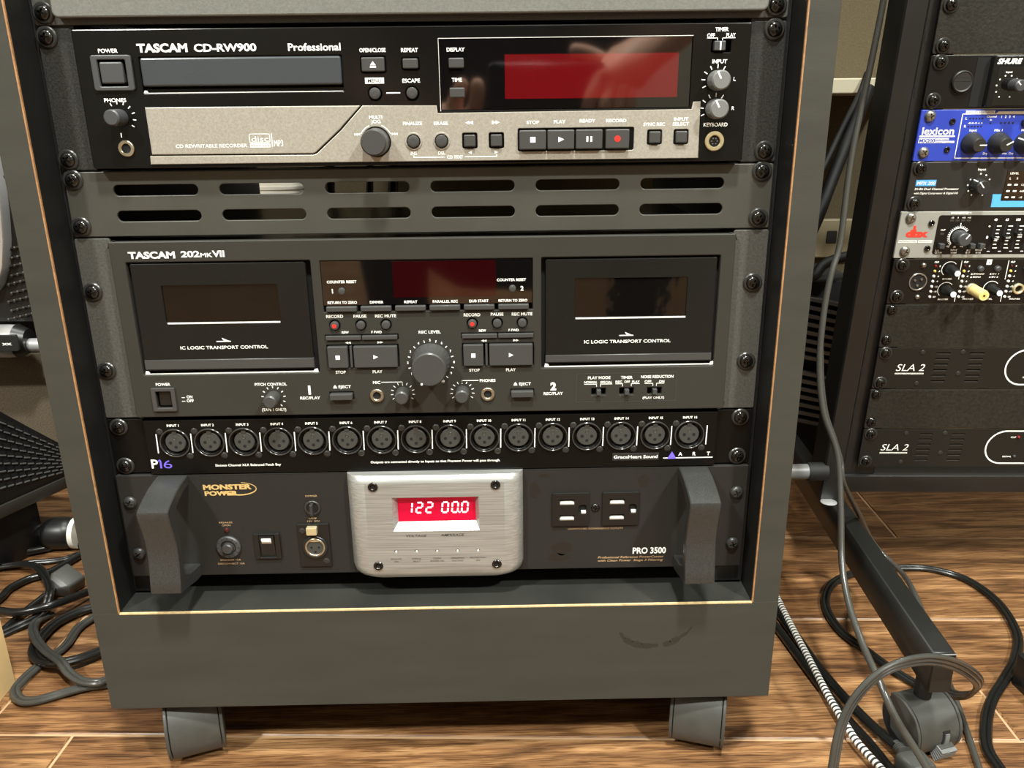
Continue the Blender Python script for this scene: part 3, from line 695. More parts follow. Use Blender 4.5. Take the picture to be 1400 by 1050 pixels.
for t, x0, x1, d in (('POWER', -197.5, -187.1, 371.8), ('ON', -176.6, -172.4, 381.6), ('OFF', -176.9, -171.8, 384.6), ('PITCH CONTROL', -126.2, -103.1, 372.9), ('(TAPE 1 ONLY)', -123, -105.4, 392.5),
                    ('REC/PLAY', -94.3, -79.8, 383.9), ('RECORD', -70.4, -58.5, 323.2), ('PAUSE', -51.2, -42, 323.3), ('REC MUTE', -36, -21.1, 323.4), ('RECORD', 26.7, 38.4, 323.5),
                    ('PAUSE', 45.8, 54.8, 323.3), ('REC MUTE', 60.7, 75.3, 323.4), ('STOP', -67, -59.7, 364.6), ('PLAY', -40.3, -33.3, 364.6), ('STOP', 29.5, 37, 364.6), ('PLAY', 56.1, 63.1, 364.7),
                    ('REC LEVEL', -5.8, 9.9, 335.6), ('MIC', -40.6, -35.3, 372.8), ('PHONES', 36.9, 48.3, 372.6), ('EJECT', -65.8, -56.8, 375.7), ('EJECT', 65.5, 74.1, 375.6), ('REC/PLAY', 83.4, 97.5, 383.4),
                    ('PLAY MODE', 115.6, 132, 371.8), ('TIMER', 139.6, 148.2, 371.9), ('NOISE REDUCTION', 154.3, 178, 371.6)): L(t, x0, x1, d, 2.2)
for t, x0, x1, d in (('REW', -60.4, -55.4, 335.0), ('F FWD', -39.3, -32, 335.1), ('REW', 37.2, 42.2, 335.1), ('F FWD', 58.3, 65.6, 335.1), ('NORMAL', 113, 122.5, 375.2), ('SPECIAL', 124.7, 133.4, 375.3), ('REC', 135.8, 140.6, 375.2), ('OFF', 142.2, 146.4, 375.2),
                    ('PLAY', 147.9, 153.5, 375.3), ('OFF', 157.1, 162, 375.2), ('ON', 167.6, 171.5, 375.3), ('(PLAY ONLY)', 156.1, 171.9, 387.8)): L(t, x0, x1, d, 1.8)
for t, x0, x1, d in (('COUNTER RESET', -68, -47.4, 298.7), ('COUNTER RESET', 50.6, 70.9, 298.9), ('RETURN TO ZERO', -68.6, -48.1, 313.4), ('DIMMER', -39, -29.5, 313.5), ('REPEAT', -14.9, -5.7, 313.6),
                    ('PARALLEL REC', 5.2, 22.8, 313.6), ('DUB START', 30.9, 44.5, 313.6), ('RETURN TO ZERO', 51.5, 71.8, 313.6)): L(t, x0, x1, d, 1.9, pp=P - .15)
b.textc('1', -64.6, 305.2, 3.2, w, P - .15, .03); b.textc('2', 68.1, 305.0, 3.2, w, P - .15, .03); b.textc('1', -87.1, 377.7, 6.4, w, p, .05); b.textc('2', 90.4, 377.8, 5.8, w, p, .05)
sym(b, 'eject', -68.3, 375.6, 1.3, w, p); sym(b, 'eject', 62.8, 375.5, 1.3, w, p); 
for x0 in (-72.0, 25.0): sym(b, 'rew', x0 + 15.6, 342.7, .95, w, p); sym(b, 'ff', x0 + 38.4, 342.7, .95, w, p)
b.line(-34.6, 372.8, -19.3, 372.8, .4, w, p); b.line(-19.3, 372.6, -19.3, 375.6, .4, w, p); b.line(24, 372.5, 36.0, 372.5, .4, w, p); b.line(24, 372.3, 24, 375.0, .4, w, p)
ticks(b, -113.6, 383.2, 7.2, 8.8, 11, -140, 140, w, p, .6); ticks(b, -19.4, 381.6, 7.0, 8.8, 11, -120, 120, w, p, .45); ticks(b, 24.0, 381.4, 7.0, 8.8, 11, -120, 120, w, p, .45)
for i in range(21):
    a = math.radians(-150 + 15 * i); s_, c_ = math.sin(a), -math.cos(a)
    if i % 2: b.line(2 + s_ * 15.2, 358.2 + c_ * 15.2, 2 + s_ * 16.9, 358.2 + c_ * 16.9, .6, w, p)
    else: b.textc(str(i // 2), 2 + s_ * 16.6, 358.2 + c_ * 16.6, 1.7, w, p, .03)
for x0, x1, q in ((113, 122, 1), (124.9, 133.4, -1), (135.8, 141, 1), (147.4, 153.5, -1), (157.1, 163.2, 1), (165.8, 171.5, -1)):
    b.line(x0, 376.8, x1, 376.8, .35, w, p); xv = x1 if q > 0 else x0; b.line(xv, 376.7, xv, 378.8, .35, w, p)
u.part('printed_lettering', b); b = u.mb()
for pts in ([(107.4, 368.7), (180.2, 368.6), (180.5, 390.5), (107.2, 390.5)],):
    for i in range(4): b.line(*pts[i], *pts[(i + 1) % 4], .25, 'knob_grey', p)
u.part('switch_frame', b); b = u.mb()
b.line(-180.2, 382.2, -178.0, 382.2, .4, w, p); b.line(-180.4, 385, -178, 385, .4, w, p)
u.part('printed_lettering', b)
b = u.mb(); b.text('TASCAM', -202.4, -170.3, 278.1, 4.6, 'chrome_print', P + .35, .045); u.part('brand_logo', b)
for x in (-233.8, 231.9):
    for d in (304.5, 362.6): rack_screw(u, x, d)

# --- patch bay, 1 unit
u = Unit('patch_bay', RACKBOT(7), UH, 533.4, 'black patch bay with a row of sixteen round three-pin sockets', 'patch bay')
P = 4.0
ears(u, 533.8, 577.4, 'patch_black', xin=213.6)
body(u, 536, 575, 70, 210)
xs = [-190.7 + 25.55 * i for i in range(16)]; DC = 551.7
b = u.mb(); b.plate(rr(-212.4, 213.2, 533.9, 577.2, .8), [circ(x, DC, 10.2, 28) for x in xs], 0, P, 'patch_black', .5); u.part('front_panel', b)
def shared(mk):
    b = MB(LOC); mk(b); o = b.done('x'); me = o.data; bpy.data.objects.remove(o); return me
def m_shell(b):
    b.ring(0, 0, 10.3, 11.2, -.5, 1.4, 'shell_gloss', 36); b.ring(0, 0, 9.3, 10.4, -.5, .5, 'patch_black', 36); b.lathe(0, 0, [(9.6, -9), (9.6, -8.2), (0, -8.2)], 'void_black', 28)
    P_ = [(9.4 * math.cos(2 * PI * i / 28), 9.4 * math.sin(2 * PI * i / 28)) for i in range(28)]
    b.faces([(x, y, z) for z in (-8.6, .2) for x, y in P_], [(i, (i + 1) % 28, 28 + (i + 1) % 28, 28 + i) for i in range(28)], 'xlr_black')
def m_insert(b):
    b.lathe(0, 0, [(7.7, -8), (7.7, -.9), (7.1, -.2), (0, -.2)], 'xlr_insert', 30)
    b.box(-1.8, 1.8, -9.4, -6.6, -8, .1, 'xlr_insert', .3, .8)
    for x, d in ((-3.6, .1), (3.6, .1), (0, 3.6)): b.lathe(x, d, [(1.25, -.3), (1.25, -.1), (0, -.1)], 'void_black', 12)
    b.ring(0, -3.4, 1.1, 1.4, -.3, -.05, 'grille_lip', 14)
SHELL, INS = shared(m_shell), shared(m_insert)
for i, x in enumerate(xs):
    k = u.put(SHELL, 'socket', x, DC, P)
    n = bpy.data.objects.new('insert', INS); COL.objects.link(n); n.parent = k
    for dx, dd in ((-10.3, -9.1), (9.7, 10.6)):
        q = bpy.data.objects.new('screw', SMALL); COL.objects.link(q); q.parent = k; q.location = LOC(dx, dd, 0); q.rotation_euler = (0, .6 + i, 0)
b = u.mb(); p = P + .1; w = 'print_white'
for i, x in enumerate(xs): b.textc('INPUT %d' % (i + 1), x, 537.9, 1.9, w, p, .02)
for x in [q - 13.4 for q in xs] + [205.7]: b.line(x + .1, 544.6, x - .2, 559.9, .75, w, p)
b.text('Sixteen Channel XLR Balanced Patch Bay', -163.4, -114.2, 570.4, 1.9, w, p, .015)
b.text('Outputs are connected directly to Inputs so that Phantom Power will pass through.', -46.8, 50.8, 569.9, 1.9, w, p, .015)
b.box(135.4, 170.6, 566.0, 572.0, P - .1, P + .3, 'unit_charcoal', .2); b.text('GraceHeart Sound', 136.4, 169.6, 568.9, 2.5, w, P + .42, .02)
for t, x in (('A', 186.8), ('R', 197.3), ('T', 208.0)): b.textc(t, x, 567.3, 3.0, w, p, .02)
b.line(173.9, 570.6, 211.4, 570.5, .7, w, p); b.text('P', -211.0, -205.9, 568.3, 7.2, w, p, .02); u.part('printed_lettering', b)
b = u.mb(); b.tri([(176.9, 571.2), (180.4, 565.2), (183.9, 571.2)], 'print_violet', p + .1); b.text('1', -204.6, -203.3, 568.7, 6.9, 'print_violet', p, 0); b.line(-205.6, 566.2, -203.9, 565.3, .9, 'print_violet', p); b.text('6', -201.9, -195.6, 568.7, 6.9, 'print_violet', p, -.005); plabel(u.part('violet_lettering', b), 'violet number and triangle')
for x in (-232.2, 231.1):
    for d in (539.8, 571.2): rack_screw(u, x, d)

# --- power conditioner, 2 units, with two bow handles
u = Unit('power_conditioner', RACKBOT(9), 2 * UH, 622.3, 'black power conditioner with big bow handles and a silver plate showing red digits', 'power conditioner')
P = 3.0
b = u.mb(); b.box(-240, 240, 622.6, 709.6, 0, P, 'conditioner_black', .6, 1.0); u.part('front_panel', b)
body(u, 626, 707, 280, 213, 0)
for nm, x in (('handle', -197), ('handle', 197.5)):
    prof = [(P, 622.9), (12, 623.4), (22, 624.6), (33, 627.4), (41, 630.2), (45.5, 632.5), (46, 634), (44.5, 642), (42, 651), (40.2, 660), (39.6, 668), (40.4, 678), (42.6, 690), (44.2, 698), (43.6, 699.8), (42, 700.4),
            (34, 702.2), (22, 705.6), (12, 708.4), (P, 709.4), (P, 699.0), (12, 697.4), (24, 694.6), (31.5, 690.5), (33, 686), (32.2, 674), (31.6, 664), (32.4, 654), (33.6, 645), (33.4, 639.5), (30, 636.5), (22, 633.4), (12, 631.4), (P, 631)]
    b = u.mb(); b.extr(prof, x - 11.2, x + 11.2, 'handle_black', .7); u.part(nm, b)
# silver plate
def plan(k): return [(-65.2, P), (-65.2, P + 2), (-63.6, P + 6), (-60.4, P + 9.2), (-56, P + 11.2), (-51, P + 12), (53.4, P + 12), (58.4, P + 11.2), (62.8, P + 9.2), (66.0, P + 6), (67.6, P + 2), (67.6, P)]
b = u.mb(); q = plan(0); n = len(q); cx = 1.2
def rowi(d, ins, dp): return [(x + (ins if x < cx else -ins), d, P + (pp - P) * (1 - dp / 12)) for x, pp in q]
rows = [rowi(622.4, 0, 3.5), rowi(625.2, 0, 1.0), rowi(627.6, 0, 0), rowi(698.5, 0, 0), rowi(703.4, 1.3, .4), rowi(706.4, 4.0, 1.2), rowi(708.4, 8.5, 2.4)]
Pv = [v for r in rows for v in r]; F = [tuple(range(n))[::-1], tuple(range((len(rows) - 1) * n, len(rows) * n))]
for k in range(len(rows) - 1):
    for i in range(n): j = (i + 1) % n; F.append((k * n + i, k * n + j, (k + 1) * n + j, (k + 1) * n + i))
b.faces(Pv, F, 'brushed_aluminium'); plate = u.part('silver_plate', b)
PS = P + 12
c = u.mb(); a0 = [(-31.4, 639.0), (34.2, 639.0), (34.2, 667.4), (-31.4, 667.4)]; a1 = [(-27.6, 642.4), (31.2, 642.4), (31.2, 661.6), (-27.6, 661.6)]
c.faces([(x, d, PS + 1) for x, d in a0] + [(x, d, PS) for x, d in a0] + [(x, d, PS - 6) for x, d in a1], [(3, 2, 1, 0), (8, 9, 10, 11)] + [(k * 4 + i, k * 4 + (i + 1) % 4, k * 4 + 4 + (i + 1) % 4, k * 4 + 4 + i) for k in (0, 1) for i in range(4)], 'bright_aluminium')
cut = [c.done('c', u.e)]
for i in range(5):
    c = u.mb(); c.lathe(-30.2 + i * 15.7, 684.6, [(0, PS - 3), (1.5, PS - 3), (1.5, PS + 1), (0, PS + 1)], 'void_black', 16); cut.append(c.done('c', u.e))
boolean(plate, cut)
b = u.mb(); b.box(-27.8, 31.4, 642.2, 661.8, PS - 6.2, PS - 5.6, 'display_red'); rd = u.part('red_display', b, plate); plabel(rd, 'lit red display panel')
SEG = {'1': 'bc', '2': 'abged', '0': 'abcdef'}
def digit(b, ch, x, d, w_, h, t, p, sl=.10):
    X = lambda a, e: (x + a + (h - e) * sl, d + e)
    seg = {'a': (0, 0, w_, 0), 'b': (w_, 0, w_, h / 2), 'c': (w_, h / 2, w_, h), 'd': (0, h, w_, h), 'e': (0, h / 2, 0, h), 'f': (0, 0, 0, h / 2), 'g': (0, h / 2, w_, h / 2)}
    for s_ in SEG[ch]:
        x0, y0, x1, y1 = seg[s_]; L_ = math.hypot(x1 - x0, y1 - y0); k = .55 / L_; a = X(x0 + (x1 - x0) * k, y0 + (y1 - y0) * k); e = X(x1 - (x1 - x0) * k, y1 - (y1 - y0) * k)
        b.line(*a, *e, t, 'digit_lit', p)
b = u.mb(); pd = PS - 5.4
for ch, x in (('1', -21.8), ('2', -14.0), ('2', -6.4), ('0', 5.6), ('0', 13.2), ('0', 20.6)): digit(b, ch, x, 646.0, 4.4, 8.6, 1.25, pd)
b.lathe(19.0, 654.6, [(.7, pd - .1), (.7, pd), (0, pd)], 'digit_lit', 12); plabel(u.part('digits', b, rd), 'glowing white-pink digits')
for i in range(5):
    b = u.mb(); b.lathe(-30.2 + i * 15.7, 684.9, [(1.35, PS - 2.8), (1.2, PS - 1.0), (.6, PS - .4), (0, PS - .3)], 'led_white', 16); u.part('indicator_light', b, plate)
for x, d in ((-44.6, 629.8), (46.9, 629.6), (-44.6, 696.7), (46.8, 696.8)):
    b = u.mb(); b.ring(x, d, 1.7, 3.7, PS - .2, PS + 1.0, 'screw_black', 24); b.lathe(x, d, [(1.9, PS), (1.9, PS + .2), (0, PS + .2)], 'void_black', 6); u.part('socket_screw', b, plate)
b = u.mb(); p = PS + .08; m = 'print_black'
b.text('VOLTAGE', -21.9, -6.2, 671.2, 2.0, m, p, .01, .2); b.text('AMPERAGE', 4.4, 22.6, 671.0, 2.0, m, p, .01, .2)
for i, (t1, t2) in enumerate((('GROUND', 'ON'), ('WIRING', 'FAULT'), ('CLEAN', 'POWER ON'), ('ABNORMAL', 'VOLTAGE'), ('PROTECTION', 'ON'))):
    b.textc(t1, -30.6 + i * 15.75, 691.0, 1.25, m, p, 0, .2, 1.15); b.textc(t2, -30.6 + i * 15.75, 693.3, 1.25, m, p, 0, .2, 1.15)
u.part('printed_lettering', b, plate)
# left controls
b = u.mb(); b.lathe(-161.7, 670.0, [(2.0, P), (1.8, P + .8), (1, P + 1.4), (0, P + 1.5)], 'led_dark_red', 18); u.part('breaker_light', b)
b = u.mb(); b.ring(-161.9, 684.4, 5.6, 9.4, P, P + 2.2, 'knob_grey', 36)
for i in range(12): a = 2 * PI * i / 12; b.line(-161.9 + 7.2 * math.cos(a), 684.4 + 7.2 * math.sin(a), -161.9 + 8.7 * math.cos(a), 684.4 + 8.7 * math.sin(a), .5, 'matte_black', P + 2.3, .2)
br = u.part('breaker_collar', b)
b = u.mb(); b.lathe(-161.9, 684.4, [(5.6, P), (5.2, P + .6), (4.2, P + 1.0), (4.2, P + 4.4), (3.4, P + 5.2), (0, P + 5.2)], 'button_dark', 28); u.part('breaker_button', b, br)
b = u.mb(); b.plate(rr(-141.6, -121.4, 672.9, 694.9, .8), [rr(-137.6, -125.4, 674.4, 693.4, .4)], P - .1, P + 2.0, 'black_plastic', .5); rk = u.part('power_bezel', b)
b = u.mb(); b.extr([(P - .5, 674.6), (P + 3.2, 675.2), (P + 1.0, 684), (P + .4, 693.2), (P - .5, 693.2)], -137.2, -125.8, 'black_plastic', .3); u.part('rocker_switch', b, rk)
b = u.mb(); b.extr([(P + 1.2, 676.6), (P + 3.3, 676.6), (P + 2.2, 681.4), (P + 1.2, 681.4)], -135.4, -128.0, 'led_white', .2); plabel(u.part('switch_lamp', b, rk), 'pale switch lamp')
b = u.mb(); b.ring(-94, 652, 4.6, 6.0, P, P + 1.2, 'handle_black', 30); b.lathe(-94, 652, [(4.6, P), (4.6, P + .5), (0, P + .5)], 'matte_black', 24); b.box(-95.2, -92.8, 647.6, 656.4, P + .4, P + 5.5, 'handle_black', .5); u.part('dimmer_knob', b)
b = u.mb(); b.box(-107.0, -82.8, 665.3, 702.6, P, P + 1.6, 'black_plastic', .4); b.ring(-94.4, 685.2, 7.6, 9.8, P + 1, P + 2.8, 'xlr_black', 32); xl = u.part('lamp_socket', b)
b = u.mb(); b.ring(-94.4, 685.2, 6.4, 7.9, P + 1.2, P + 2.9, 'nickel', 32); plabel(u.part('socket_ring', b, xl), 'bright metal ring')
b = u.mb(); b.lathe(-94.4, 685.2, [(6.6, P + 1), (6.6, P + 2), (0, P + 2)], 'xlr_insert', 24)
for x, d in ((-97.4, 685.4), (-91.6, 685.4), (-94.4, 689.2)): b.lathe(x, d, [(.9, P + 1.9), (.9, P + 2.2), (0, P + 2.2)], 'void_black', 12)
b.box(-98.6, -90.4, 678.9, 680.3, P + 2, P + 2.4, 'cream_metal'); u.part('insert', b, xl)
b = u.mb(); b.box(-99.6, -91.4, 666.9, 673.4, P + 1.5, P + 5.5, 'cream_metal', .6, 1); plabel(u.part('latch', b, xl), 'pale metal push latch')
for x, d in ((-103.2, 671), (-86.6, 697.6)): u.put(SMALL, 'screw', x, d, P + 1.6, xl, .5)
# outlets
def slot_hole(b, x0, x1, d0, d1):
    b.box(x0, x1, d0, d1, P + .2, P + .45, 'void_black'); 
for x0 in (90.2, 128.8):
    x1 = x0 + 28.4
    hol = [rr(x0 + 5.6, x0 + 17.2, 648.2, 652.6, .3), rr(x0 + 5.6, x0 + 17.2, 661.4, 665.8, .3), rr(x0 + 20.2, x0 + 26.6, 652.8, 660.8, 2.4)]
    b = u.mb(); b.plate(rr(x0, x1, 642.7, 670.9, .8), hol, P - .2, P + 1.8, 'black_plastic', .4); ol = u.part('power_outlet', b)
    b = u.mb(); b.box(x0 + 1, x1 - 1, 644, 670, P - .3, P + .05, 'void_black'); u.part('contact_slot', b, ol)
    for d in (652.6, 665.8):
        b = u.mb(); b.extr([(P + .1, d - 2.6), (P + 1.7, d - .1), (P + .1, d - .1)], x0 + 5.9, x0 + 16.9, 'led_white'); plabel(u.part('slot_edge', b, ol), 'pale lower edge of the slot')
    b = u.mb(); b.extr([(P + .1, 658.0), (P + 1.7, 660.4), (P + .1, 660.4)], x0 + 22.4, x0 + 26.0, 'led_white'); u.part('slot_edge', b, ol)
u.put(SCREW, 'screw', 123.6, 656.3, P - .6, rot=.2).scale = (.72, .72, .72)
# printing
b = u.mb(); p = P + .1; g = 'print_gold'
b.textc('BREAKER', -161.8, 663.4, 1.4, g, p, 0, 0, 1.35); b.textc('OPEN', -161.8, 665.8, 1.4, g, p, 0, 0, 1.35); b.text('BREAKER 15A', -169.9, -153.9, 696.1, 1.5, g, p); b.text('DISCONNECT 15A', -172.2, -151.3, 699.4, 1.5, g, p)
b.text('DIMMER', -98.7, -89.6, 642, 1.5, g, p); b.text('LAMP', -97.6, -91.5, 661.1, 1.4, g, p); b.text('12V  5W', -99, -89.6, 663.5, 1.4, g, p); b.text('UNSWITCHED CONVENIENCE OUTLETS', 102.5, 145.4, 674.2, 1.5, g, p)
b.text('Professional Reference PowerCenter', 126.5, 178.5, 699.8, 1.9, g, p, .01, .2); b.text('with Clean Power  Stage 3 Filtering', 126.5, 178.0, 702.7, 1.9, g, p, .01, .2); u.part('gold_lettering', b)
b = u.mb(); b.text('PRO 3500', 153.8, 180.1, 694.2, 5.4, 'print_white', p, .03); u.part('model_lettering', b)
b = u.mb(); b.text('MONSTER', -175.4, -138.6, 633.2, 4.0, 'logo_gold', p + .1, .05); b.text('POWER', -174.8, -149.4, 638.4, 3.6, 'logo_gold', p + .1, .05)
pts = []
for i in range(26):
    a = math.radians(-80 + i * 9.4); pts.append((-148.5 + 13.2 * math.cos(a), 635.0 + 5.2 * math.sin(a)))
for i in range(25): b.line(*pts[i], *pts[i + 1], .35 + .035 * i, 'logo_gold', p + .05)
u.part('brand_logo', b)
b = u.mb()
for (x, d, rx, rd) in ((76.5, 640.5, 4.4, 6.2), (84, 628.4, 4.4, 1.6), (98, 691, 7.6, 5.8), (95, 699, 8.2, 3.6), (160, 634, 4.6, 5.2)):
    n = 26; pts = [(x + rx * (1 + .16 * math.sin(3 * 2 * PI * i / n + x)) * math.cos(2 * PI * i / n), d + rd * (1 + .14 * math.cos(4 * 2 * PI * i / n + d)) * math.sin(2 * PI * i / n)) for i in range(n)]
    b = u.mb(); b.prism(pts, P - .1, P + .05, 'smudge'); plabel(u.part('smudge_mark', b), 'darker greasy blotch')
for x, sx in ((-232.2, 1), (232.1, 1)):
    for d in (645.0, 689.2): rack_screw(u, x, d, P - .3, SCREW_K, washer=False)
# ------------------------------------------------------------------ open rack on the right
ON = Vector((423.799, 175.071, -11.590)); yaw, roll, lean = -.034287, -.004752, -.084340
ux = Vector((math.cos(yaw) * math.cos(roll), math.sin(yaw) * math.cos(roll), math.sin(roll)))
up = Vector((-math.sin(roll) * math.cos(lean), math.sin(lean), math.cos(lean) * math.cos(roll))); up = (up - ux * up.dot(ux)).normalized(); uy = up.cross(ux)
RM = Matrix((ux, uy, up)).transposed()
def rack_world(x, d, p): return W(*(ON + ux * x - up * d - uy * p))
RW = 482.6
def runit(name, k, n, label, cat, group=None):
    mw = RM.to_4x4(); mw.translation = rack_world(RW / 2, UH * (k + n), 0)
    return Unit(name, (0, 0, 0), n * UH, UH * k, label, cat, group, mw=mw, cx=RW / 2)
def rscrews(u, d0, me=SCREW, washer=True, x=8.2, ds=(6.0, 37.2), p=2.0):
    for xx in (x, RW - x):
        for d in ds: rack_screw(u, xx, d0 + d, p, me, washer)

rk = empty('equipment_rack', rack_world(RW / 2, 558, -150), 'black steel tube rack at right, holding a blue unit and two amplifiers', 'rack')
RK0 = rk.location.copy()
def RV(x, d, p): return rack_world(x, d, p) - RK0
def rpart(name, b, parent=None): return b.done(name, parent or rk)
# posts: square tube, leaning slightly against the units
def post(xa0, xa1, xb0, xb1, d0, d1, p0, p1, m='rack_tube'):
    b = MB(RV); e = 1.5
    P = []
    for d, x0, x1 in ((d0, xa0, xa1), (d1, xb0, xb1)): P += [(x0 + e, d, p1), (x1 - e, d, p1), (x1, d, p1 - e), (x1, d, p0), (x0, d, p0), (x0, d, p1 - e)]
    b.faces(P, [(0, 1, 2, 3, 4, 5), (11, 10, 9, 8, 7, 6)] + [(i, (i + 1) % 6, 6 + (i + 1) % 6, 6 + i) for i in range(6)], m); return b
b = post(-26.6, -6.4, -33.2, -13.0, -260, 441, -36, 0.5); ps = rpart('upright_post', b)
b = post(-6.0, 22, -12.6, 22, -260, 418, -12, -4); 
for d in range(-150, 400, 44): b.box(-5.6 - (d + 43) * .0145, -3.6 - (d + 43) * .0145, d, d + 9, -4.2, -3.7, 'void_black')
rail = rpart('mounting_rail', b)
b = MB(RV); b.line(-8.4, -15.5, -10.2, -12.8, 1.5, 'screw_steel', -2.5, .6); b.line(-12.6, 142.5, -9.6, 145.6, 1.3, 'screw_steel', -2.5, .6); b.line(-15.4, 396.8, -12.8, 399.0, 1.2, 'screw_steel', -2.5, .6); plabel(rpart('rail_glint', b, rail), 'painted bright glints along the rail')  # short pale bars: glints on the rail put into the colour
for d0, d1 in ((27, 62), (168, 250), (370, 408)):
    b = MB(RV); x = -7.6 - (d0 + 43) * .0145; b.box(x - 1.3, x + 1.3, d0, d1, -4.4, -3.4, 'void_black', 0, 1.2); rpart('rail_slot', b, rail)
b = post(489, 509, 495, 516, -260, 441, -36, 0.5); rpart('upright_post', b)
b = post(481.1, 489, 484, 495.6, -260, 418, -12, -4); rpart('mounting_rail', b)
b = MB(RV); b.box(-14, 497, 411.8, 431.5, -30, 0.5, 'rack_tube', 1.2); rpart('bottom_bar', b)
b = MB(RV); b.box(-24, 507, -255, -235, -30, 0.5, 'rack_tube', 1.2); rpart('top_bar', b)
b = post(-26.6, -6.4, -33.2, -13.0, -260, 441, -330, -300); rpart('upright_post', b)
b = post(489, 509, 495, 516, -260, 441, -330, -300); rpart('upright_post', b)
# feet: tubes along the floor with a caster under each front end
def foot(dx):
    b = MB(WV)
    q = [(379.8, -47.2), (397.2, -48.4), (441, 530), (423, 531)]
    P = [(x + dx, z, y) for z in (450.5, 486.5) for x, y in [(a, -c) for a, c in q]]
    P = [(x, z, p) for x, z, p in P]
    e = 1.3; lo = P[4:]; hi = [(a + (e if i in (0, 3) else -e), 450.5, c + (-e if i < 2 else e)) for i, (a, _, c) in enumerate(P[:4])]; mid = [(a, 450.5 + e, c) for a, _, c in P[:4]]
    V = hi + mid + lo; b.V = lambda x, d, p: W(x, -p, -d) - RK0
    b.faces(V, [(0, 1, 2, 3), (11, 10, 9, 8)] + [(k * 4 + i, k * 4 + (i + 1) % 4, k * 4 + 4 + (i + 1) % 4, k * 4 + 4 + i) for k in (0, 1) for i in range(4)], 'rack_tube')
    o = rpart('foot_bar', b)
    b = MB(lambda x, d, p: W(x, -p, -d) - RK0); b.prism([(380.4 + dx, 451), (397 + dx, 451), (397 + dx, 486), (380.4 + dx, 486)], 47.6, 49.4, 'rack_tube', .6); rpart('end_cap', b, o)
    b = MB(lambda x, d, p: W(x, -p, -d) - RK0); b.line(380.6 + dx, 451.2, 397 + dx, 451.2, .9, 'silver_grey', 49.5, .3); plabel(rpart('worn_edge', b, o), 'bright worn edge')
foot(0); foot(520)
wp = at(1133, 686, z=-450.2); b = MB(lambda x, d, p: W(x, -p, -d) - RK0); b.V = lambda x, y, z: W(x, y, z) - RK0
b.lathe(wp.x, wp.y, [(8.5, -450.4), (7.5, -449.9), (0, -449.7)], 'silver_grey', 16); plabel(rpart('worn_patch', b), 'bright worn patch beside the post')
for x, y, yw in ((402.0, -7, 15), (918, -7, -15)):
    V = caster_at(rk, RK0, x, y, 25.5, 22.0, math.radians(yw)); c = twin_caster(rk, V, 25.5, 22.0, stem=38)
    b = MB(V); ar = lambda r, a: (r * math.cos(math.radians(a)), -r * math.sin(math.radians(a)))
    b.extr([ar(26.0, a) for a in range(16, -13, -4)] + [ar(25.2, a) for a in range(-12, 17, 4)], 2.0, 9.0, 'void_black')
    b.extr([ar(26.9, a) for a in range(10, -17, -4)] + [ar(25.8, a) for a in range(-14, 13, 4)], 4.0, 8.0, 'knob_light')
    for k in range(6): b.extr([ar(33.0, -14 - k * 5), ar(33.0, -17 - k * 5), ar(25, -17.5 - k * 5), ar(25, -13.5 - k * 5)], -2.0, 13.0, 'knob_light', .3)
    b.extr([ar(29.6, a) for a in range(-12, -46, -4)] + [ar(24.5, a) for a in range(-44, -11, 4)], -.6, 12.1, 'caster_black')
    plabel(b.done('brake_lever', c), 'ribbed grey brake tab')
# short grey cross tube behind the post, towards the cabinet
b = MB(WV); b.V = lambda x, d, p: W(x, -p, -d) - RK0
o_ = (0, 0, 0)
b.lathe(0, 0, [(0, -62), (7.6, -62), (8.2, -60), (8.2, 12), (0, 12)], 'knob_light', 24, ax=lambda r, s, p: (382 + p, 418 + s, -214 + r)); b.lathe(0, 0, [(0, -12), (9.6, -12), (9.6, 8), (0, 8)], 'matte_black', 24, ax=lambda r, s, p: (386 + p, 418 + s, -214 + r)); rpart('cross_tube', b)

# --- top blank panel
u = runit('blank_panel', -3, 3, 'textured black blank panel at the top of the right rack, above the small knob unit', 'blank panel', None)
b = u.mb(); b.box(0, RW, -3 * UH + .3, -.4, 0, 2.2, 'blank_textured', .4, 2); u.part('plate', b)
rscrews(u, -3 * UH, ds=(6.3, 50, 94.9, 126.5))
# --- half width unit on a carrier
u = runit('transmitter_unit', 0, 1, 'black half-width unit with white lettering and one small knob, above the blue unit', 'audio unit')
b = u.mb(); b.box(0, RW, .4, 44, 0, 2.2, 'unit_black', .4, 2); ca_ = u.part('carrier_plate', b)
b = u.mb(); b.lathe(29.5, 21.6, [(9.0, 2), (9.0, 4.4), (8.2, 5.2), (7.2, 4.6), (0, 4.6)], 'unit_charcoal', 32); b.box(23, 36, 20.9, 21.4, 4.4, 4.8, 'rubber'); b.box(23, 36, 18, 18.5, 4.4, 4.75, 'rubber'); u.part('plug_button', b, ca_)
b = u.mb(); b.box(39.5, 50.8, 2.2, 42.6, 2.0, 2.6, 'void_black'); u.part('cutout', b, ca_)
b = u.mb(); b.prism(rr(50.6, 262, .8, 42.2, 1.5), 2, 9, 'deck_door', .8); bx = u.part('unit_body', b)
b = u.mb(); b.box(55.6, 258, 9.8, 41, 8.9, 9.2, 'glass_black'); u.part('display_window', b, bx)
knob(u, 70.8, 24.4, 9.2, 5.2, 12, 'knob_grey', name='input_knob', ptr=-45)
b = u.mb(); p = 9.3; w = 'print_white'
b.text('SHURE', 53.0, 73.8, 5.3, 4.2, w, p, .05, .25); b.text('P', 76.2, 79.0, 5.3, 3.6, w, p, .02); b.text('input', 61.9, 67.5, 13.9, 1.5, w, p, .02)
